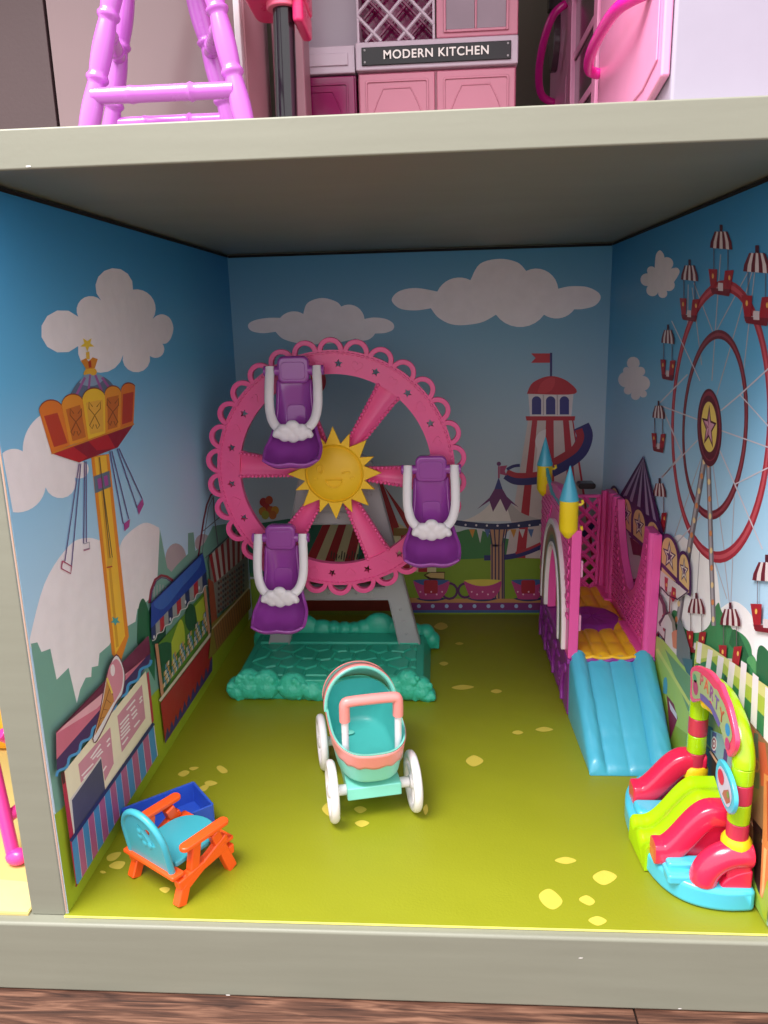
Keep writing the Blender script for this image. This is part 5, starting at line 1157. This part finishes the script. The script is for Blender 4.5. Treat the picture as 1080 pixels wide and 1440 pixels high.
MB().prism(circ(-.004, 0, .013, 20), .0025, .0034, XY).build('moulded_disc', BL, cr, bevel=.0004)
# ================================================================ UPPER SHELF
ZS = H+.0215
ORC = pl('orchid_plastic', '#c468cc', rough=.26, coat=.4)
st = empty('doll_stool', (.1, .07, ZS)); tag(st, 'orchid pink doll stool with turned legs on upper shelf', 'stool')
def turned(a, b, par, name, r0=.0062):
    a = Vector(a); b = Vector(b); t = (b-a).normalized(); L = (b-a).length; x = Vector((1, 0, 0)); x = (x-t*x.dot(t)).normalized(); y = t.cross(x)
    prof = []
    k = 0; h = 0.0
    while h < L:
        u = h/L; s = (u*4.2) % 1; r = r0*(.86+.22*math.sin(PI*s))
        if .0 <= s < .10: r = r0*(1.02+.16*abs(math.sin(s/.10*PI*2)))
        prof.append((r, h)); h += L/130
    m2 = MB(); m2.lathe(prof, lambda p, q, hh: tuple(a+x*p+y*q+t*hh), 20); return m2.build(name, ORC, par, angle=70)
O = Vector((.1, .07, ZS))
for fx, tx, y0 in ((.0533, .0905, .04), (.1470, .1180, .04), (.0405, .0780, .10), (.1275, .0985, .10)):
    turned(Vector((fx, y0, ZS))-O, Vector((tx, y0+(.012 if y0 < .07 else -.012), ZS+.135))-O, st, 'leg', .0055)
def rung(a, b):
    m2 = MB(); a = Vector(a)-O; b = Vector(b)-O; pts = []; rr = []
    for i in range(41):
        t = i/40; pts.append(a+(b-a)*t); d = min(abs(t-.27), abs(t-.31), abs(t-.66), abs(t-.70)); rr.append(.0044+.0009*max(0, 1-d/.012))
    m2.tube(pts, rr, 16); m2.build('rung', ORC, st)
rung((.0600, .0405, .5098), (.1405, .0405, .5098)); rung((.0500, .099, .5085), (.1180, .099, .5085)); rung((.0697, .0453, .545), (.0570, .0947, .545)); rung((.1342, .0453, .545), (.1147, .0947, .545))
MB().lathe([(.030, .133), (.034, .136), (.034, .144), (.030, .147)], lambda a, b, h: (a-.004, b, h), 36).build('seat', ORC, st, bevel=.001)
# white wardrobe panel
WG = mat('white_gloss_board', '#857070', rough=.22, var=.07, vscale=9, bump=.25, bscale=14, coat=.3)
wd = empty('doll_wardrobe', (.055, .155, ZS)); tag(wd, 'glossy off-white doll wardrobe behind the orchid stool', 'wardrobe')
OW = Vector((.055, .155, ZS))
def wput(mb, n, m, **k): o = mb.build(n, m, wd, **k); o.location = -OW; return o
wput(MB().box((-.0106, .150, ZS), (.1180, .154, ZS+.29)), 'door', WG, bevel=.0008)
wput(MB().box((-.0098, .1545, ZS), (.1240, .235, ZS+.29)), 'carcass', mat('mauve_board', '#c79aa2', rough=.4, var=.06, vscale=12), bevel=.0008)
wput(MB().box((.1183, .147, ZS), (.1228, .1543, ZS+.29)), 'edge_strip', pl('white_gloss_plastic', '#e6dfe2'), bevel=.001)
bxp = MB().box((-.012, 0, 0), (.012, .03, .22)).build('pink_box', mat('mauve_box_board', '#a87c86', rough=.45, var=.08, vscale=15), None, bevel=.0015); bxp.location = (.1425, .215, ZS); tag(bxp, 'tall mauve pink box behind the black stool leg', 'box')
# black legged stool with hot pink seat
bs = empty('bar_stool', (.1565, .125, ZS)); tag(bs, 'hot pink bar stool with black leg beside the wardrobe', 'stool')
BK = pl('black_gloss_plastic', '#121216', rough=.2, coat=.4); HP = pl('stool_hot_pink_plastic', '#ee2f72', rough=.28, coat=.3)
MB().lathe([(.0074, 0), (.0072, .05), (.0068, .092)], lambda a, b, h: (a+h*.02-.0015, b-.004, h), 20).build('leg', BK, bs, angle=60)
MB().lathe([(.002, -.0003+.0005), (.017, .0006), (.017, .003), (.009, .006)], lambda a, b, h: (a-.001, b-.004, h), 24).build('foot', BK, bs, angle=40)
m2 = MB(); m2.prism(rrect(-.023, -.016, .0150, .030, .008), .0940, .108, XY); m2.build('seat', HP, bs, bevel=.002)
m2 = MB(); m2.prism(rrect(.0070, -.013, .0140, .027, .003), .0810, .0945, XY); m2.build('seat_lip', HP, bs, bevel=.002)
m2 = MB(); m2.prism(circ(0, -.004, .0105, 20), .0905, .0960, XY); m2.build('collar', pl('coral_plastic', '#f4708e'), bs, bevel=.001)
# ---------------------------------------------------------------- kitchen
KP = pl('kitchen_pink_plastic', '#cf8096', rough=.24, coat=.4); KW = pl('kitchen_lilac_white_plastic', '#cdbfcb', rough=.35); KM = pl('kitchen_magenta_plastic', '#8c0f58', rough=.2, coat=.5)
kt = empty('toy_kitchen', (.23, .28, ZS)); tag(kt, 'pink and lilac toy kitchen unit with black name plate', 'toy kitchen')
OK_ = Vector((.23, .28, ZS)); KY = .25
def kput(o): o.location = -OK_; return o
def kbox(n, x0, x1, z0, z1, ya, yb, m, bevel=.001, par=kt): 
    o = MB().box((x0, ya, z0), (x1, yb, z1)).build(n, m, par, bevel=bevel)
    if par is kt: kput(o)
    return o
kbox('carcass', .1915, .3165, ZS, .5745, KY+.003, KY+.07, KP)
kbox('carcass', .1300, .1900, ZS, .5735, KY+.003, KY+.07, KM)
kbox('worktop', .1300, .1898, .5737, .5935, KY-.002, KY+.07, KW); kbox('drawer_panel', .1460, .1845, .5790, .5880, KY-.0035, KY-.0015, KW, .0006)
kbox('splashback', .1300, .1900, .5937, .70, KY+.030, KY+.070, KW)
kbox('sill', .1905, .3172, .5742, .5945, KY-.004, KY+.07, KW, .0012)
plq = kbox('name_plate', .1955, .3115, .5772, .5902, KY-.0056, KY-.0042, pl('plate_black', '#121214', rough=.35, coat=.0), .0006)
text_part('lettering', 'MODERN KITCHEN', .0086, pl('silver_letters', '#d8d0c8', rough=.25, metal=.5), plq, Matrix(((1.02, 0, 0, .2535), (0, 0, 1, KY-.0060), (0, 1, 0, .5838), (0, 0, 0, 1)))@Matrix.Rotation(math.radians(0), 4, 'Z'), .0003)
for x in (.198, .309):
    for z in (.5795, .5880): MB().lathe([(.0008, 0), (.0008, .0006)], lambda a, b, h: (x+a, KY-.0056-h, z+b), 8).build('rivet', GREY, plq)
def kdoor(x0, x1, z0, z1, m):
    d = kbox('door', x0, x1, z0, z1, KY-.001, KY+.0025, m, .001)
    O = rrect(x0+.005, z0+.005, x1-.005, z1-.005, .0015, 2); I = rrect(x0+.0066, z0+.0066, x1-.0066, z1-.0066, .0012, 2)
    m2 = MB(); m2.ring(O, I, KY-.0022, KY-.0008, XZ); m2.build('moulding', m, d, bevel=.0004, segs=1)
    xm = (x0+x1)/2; w = (x1-x0)/2; zt = z1-.011
    m2 = MB(); P = [(xm-w*.80, KY-.0012, zt-.05), (xm-w*.70, KY-.0012, zt-.022), (xm-w*.52, KY-.0012, zt-.009), (xm-w*.36, KY-.0012, zt), (xm+w*.36, KY-.0012, zt), (xm+w*.52, KY-.0012, zt-.009), (xm+w*.70, KY-.0012, zt-.022), (xm+w*.80, KY-.0012, zt-.05)]
    m2.tube(P, .0006, 6); m2.build('moulding', m, d)
kdoor(.1925, .2525, ZS+.004, .5725, KP); kdoor(.2540, .3155, ZS+.004, .5725, KP); kdoor(.1330, .1888, ZS+.004, .5720, KM)
# wine rack above
kbox('rack_back', .1920, .2530, .5947, .70, KY+.028, KY+.034, KM)
LA, LB, LC, LD = .1920, .2530, .5947, .70
rk = kbox('rack_frame', LA, LA+.002, LC, LD, KY-.002, KY+.03, KW, .0004)
MB().box((LB-.002, KY-.002, LC), (LB, KY+.03, LD)).build('rack_frame', KW, rk, bevel=.0004)
def rackline(s, z0):
    lo, hi = -9, 9
    for p0, d, a, b in ((LA, 1, LA+.001, LB-.001), (z0, s*1.0, LC+.0005, LD)):
        t0, t1 = sorted(((a-p0)/d, (b-p0)/d)); lo = max(lo, t0); hi = min(hi, t1)
    return (lo, hi) if hi-lo > .003 else None
for s in (-1, 1):
    for k in range(-3, 12):
        z0 = LC-.006+.0255*k; g = rackline(s, z0)
        if g:
            for yy, mm in ((KY-.001+.0004*s, KW), (KY+.020+.0004*s, KM)):
                m2 = MB(); m2.tube([(LA+g[0], yy, z0+s*g[0]), (LA+g[1], yy, z0+s*g[1])], .0014, 6); m2.build('rack_bar', mm, rk)
# wall cupboard with mirror panes
cbd = kbox('wall_cupboard', .2540, .3170, .5947, .70, KY-.003, KY+.06, KP, .0012)
MIR = mat('foil_mirror', '#7d6c74', rough=.2, metal=.6, var=.12, vscale=30, bump=.9, bscale=22)
for x0, x1 in ((.2615, .2835), (.2852, .3075)): MB().box((x0, KY-.0038, .600), (x1, KY-.0029, .69)).build('pane', MIR, cbd, bevel=.0002, segs=1)
for x0, x1, z0, z1 in ((.2595, .2615, .598, .692), (.3075, .3095, .598, .692), (.2835, .2852, .600, .69), (.2615, .3075, .598, .600)): MB().box((x0, KY-.0048, z0), (x1, KY-.0031, z1)).build('pane_frame', KP, cbd, bevel=.0004, segs=1)
# ---------------------------------------------------------------- appliances along the right, fronts facing left
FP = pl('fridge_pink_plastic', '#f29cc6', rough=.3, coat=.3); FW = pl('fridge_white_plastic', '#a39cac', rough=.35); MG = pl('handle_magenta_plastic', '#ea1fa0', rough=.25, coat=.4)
fg = empty('toy_fridge', (.42, .10, ZS)); tag(fg, 'white toy fridge with pink door and magenta handle, nearest on upper shelf', 'fridge')
OF = Vector((.42, .10, ZS))
def fput(o, O=OF): o.location = -O; return o
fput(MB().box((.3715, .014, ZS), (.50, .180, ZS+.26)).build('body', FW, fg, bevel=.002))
P = [(.0155, ZS+.0145), (.046, ZS+.0085), (.182, ZS+.0040), (.182, ZS+.25), (.0155, ZS+.25)]
dr = fput(MB().prism(P, .3665, .3712, YZ).build('door', FP, fg, bevel=.0014))
MB().prism([(.0225, ZS+.024), (.050, ZS+.017), (.172, ZS+.013), (.172, ZS+.24), (.0225, ZS+.24)], .3655, .3667, YZ).build('door_panel', FP, dr, bevel=.0007)
def handle(pts, par, r=.0036):
    m2 = MB(); q = crom([Vector(p) for p in pts], 6); m2.tube(q, [r*.8]+[r]*(len(q)-2)+[r*.8], 12); return m2.build('handle', MG, par)
handle([(.3660, .172, .5440), (.3580, .168, .5460), (.3535, .140, .5475), (.3520, .100, .5480), (.3540, .060, .5475), (.3660, .036, .5470)], dr)
ov = empty('toy_oven', (.42, .26, ZS)); tag(ov, 'pink toy oven with dark window between fridge and washer', 'oven'); OV = Vector((.42, .26, ZS))
ob = fput(MB().box((.3720, .190, ZS), (.47, .328, ZS+.24)).build('body', FP, ov, bevel=.002), OV)
O = [(.1925, ZS+.004), (.326, ZS+.004), (.326, ZS+.235), (.1925, ZS+.235)]; I = [(.206, ZS+.045), (.300, ZS+.024), (.312, ZS+.22), (.206, ZS+.22)]
m2 = MB(); m2.ring(O, I, .3665, .3718, YZ); of = fput(m2.build('door_frame', FP, ov, bevel=.0012), OV)
m2 = MB(); m2.prism(I, .3705, .3716, YZ); m2.build('window', mat('smoked_pane', '#5a4650', rough=.12, coat=.5, var=.2, vscale=40), of, smooth=False)
for z in (.030, .075, .12): MB().box((.3690, .206, ZS+z+.03), (.3702, .305, ZS+z+.036)).build('window_rail', FP, of, bevel=.0003, segs=1)
MB().box((.3640, .1935, ZS+.032), (.3666, .2035, ZS+.046)).build('white_catch', FW, of, bevel=.0006)
ws = empty('toy_washer', (.42, .40, ZS)); tag(ws, 'pink toy washing machine farthest back beside the oven', 'washer'); OWS = Vector((.42, .40, ZS))
wb = fput(MB().box((.3720, .336, ZS), (.47, .47, ZS+.24)).build('body', FP, ws, bevel=.002), OWS)
MB().prism([(.342, ZS+.02), (.462, ZS+.02), (.462, ZS+.105), (.342, ZS+.105)], .3685, .3722, YZ).build('door', FP, wb, bevel=.0014)
handle([(.3690, .352, .6500), (.3580, .356, .6420), (.3520, .372, .6250), (.3510, .392, .6050), (.3560, .405, .5900), (.3690, .408, .5830)], wb)
handle([(.3690, .340, .72), (.3600, .341, .71), (.3560, .343, .69), (.3570, .344, .67), (.3620, .344, .662), (.3690, .344, .658)], wb)
MB().box((.3600, .40, .662), (.3718, .412, .680)).build('black_knob', BK, wb, bevel=.001)
MB().prism(circ(.425, .645, .022, 24, ry=.03), .3660, .3722, YZ).build('porthole', mat('smoked_pane', '#5a4650'), wb, bevel=.001)

# ================================================================ LEFT COMPARTMENT (just its edge shows)
m2 = MB().box((-.395, -.0008, -.0016), (-.0275, D, 0)).build('floor_mat', mat('straw_card', '#d6c078', rough=.45, var=.04, vscale=6), smooth=False); tag(m2, 'pale straw yellow floor card in the neighbouring left compartment', 'floor mat')
MB().add([(-.30, .0002, .0003), (-.0285, .0002, .0003), (-.0285, .028, .0003), (-.30, .050, .0003)], [(0, 1, 2, 3)]).build('printed_path', pr('dccb8c'), m2, smooth=False, fix=False)
SWP = pl('swing_pink_plastic', '#f43f9c', rough=.3, coat=.2)
sw = empty('toy_swing_frame', (-.075, .07, 0)); tag(sw, 'bright pink toy frame leg at the left edge', 'toy frame')
OS = Vector((-.075, .07, 0))
def spart(n, pts, r): o = MB().tube([Vector(p)-OS for p in pts], r, 14).build(n, SWP, sw, bevel=.001); return o
spart('leg', [(-.0645, .0500, .006), (-.0700, .0560, .030), (-.0830, .070, .085)], .0048)
MB().ell(Vector((-.0605, .0480, .0062))-OS, (.0085, .0065, .0062), 16, 10).build('foot', SWP, sw)
spart('cross_bar', [(-.0720, .0560, .0300), (-.0550, .0950, .0360), (-.040, .125, .040)], .0045)
spart('leg', [(-.040, .128, .005), (-.050, .120, .040), (-.083, .085, .085)], .0048)
ory = pl('amber_plastic', '#f5b01e', rough=.35)
ob_ = MB(); ob_.lathe([(.030, 0), (.036, .004), (.038, .02), (.032, .045), (.02, .058), (.002, .062)], lambda a, b, h: (a, b, h), 32); o = ob_.build('amber_dome', ory, None, angle=60); o.location = (-.158, .235, 0); tag(o, 'amber yellow toy dome in the neighbouring left compartment', 'toy dome')
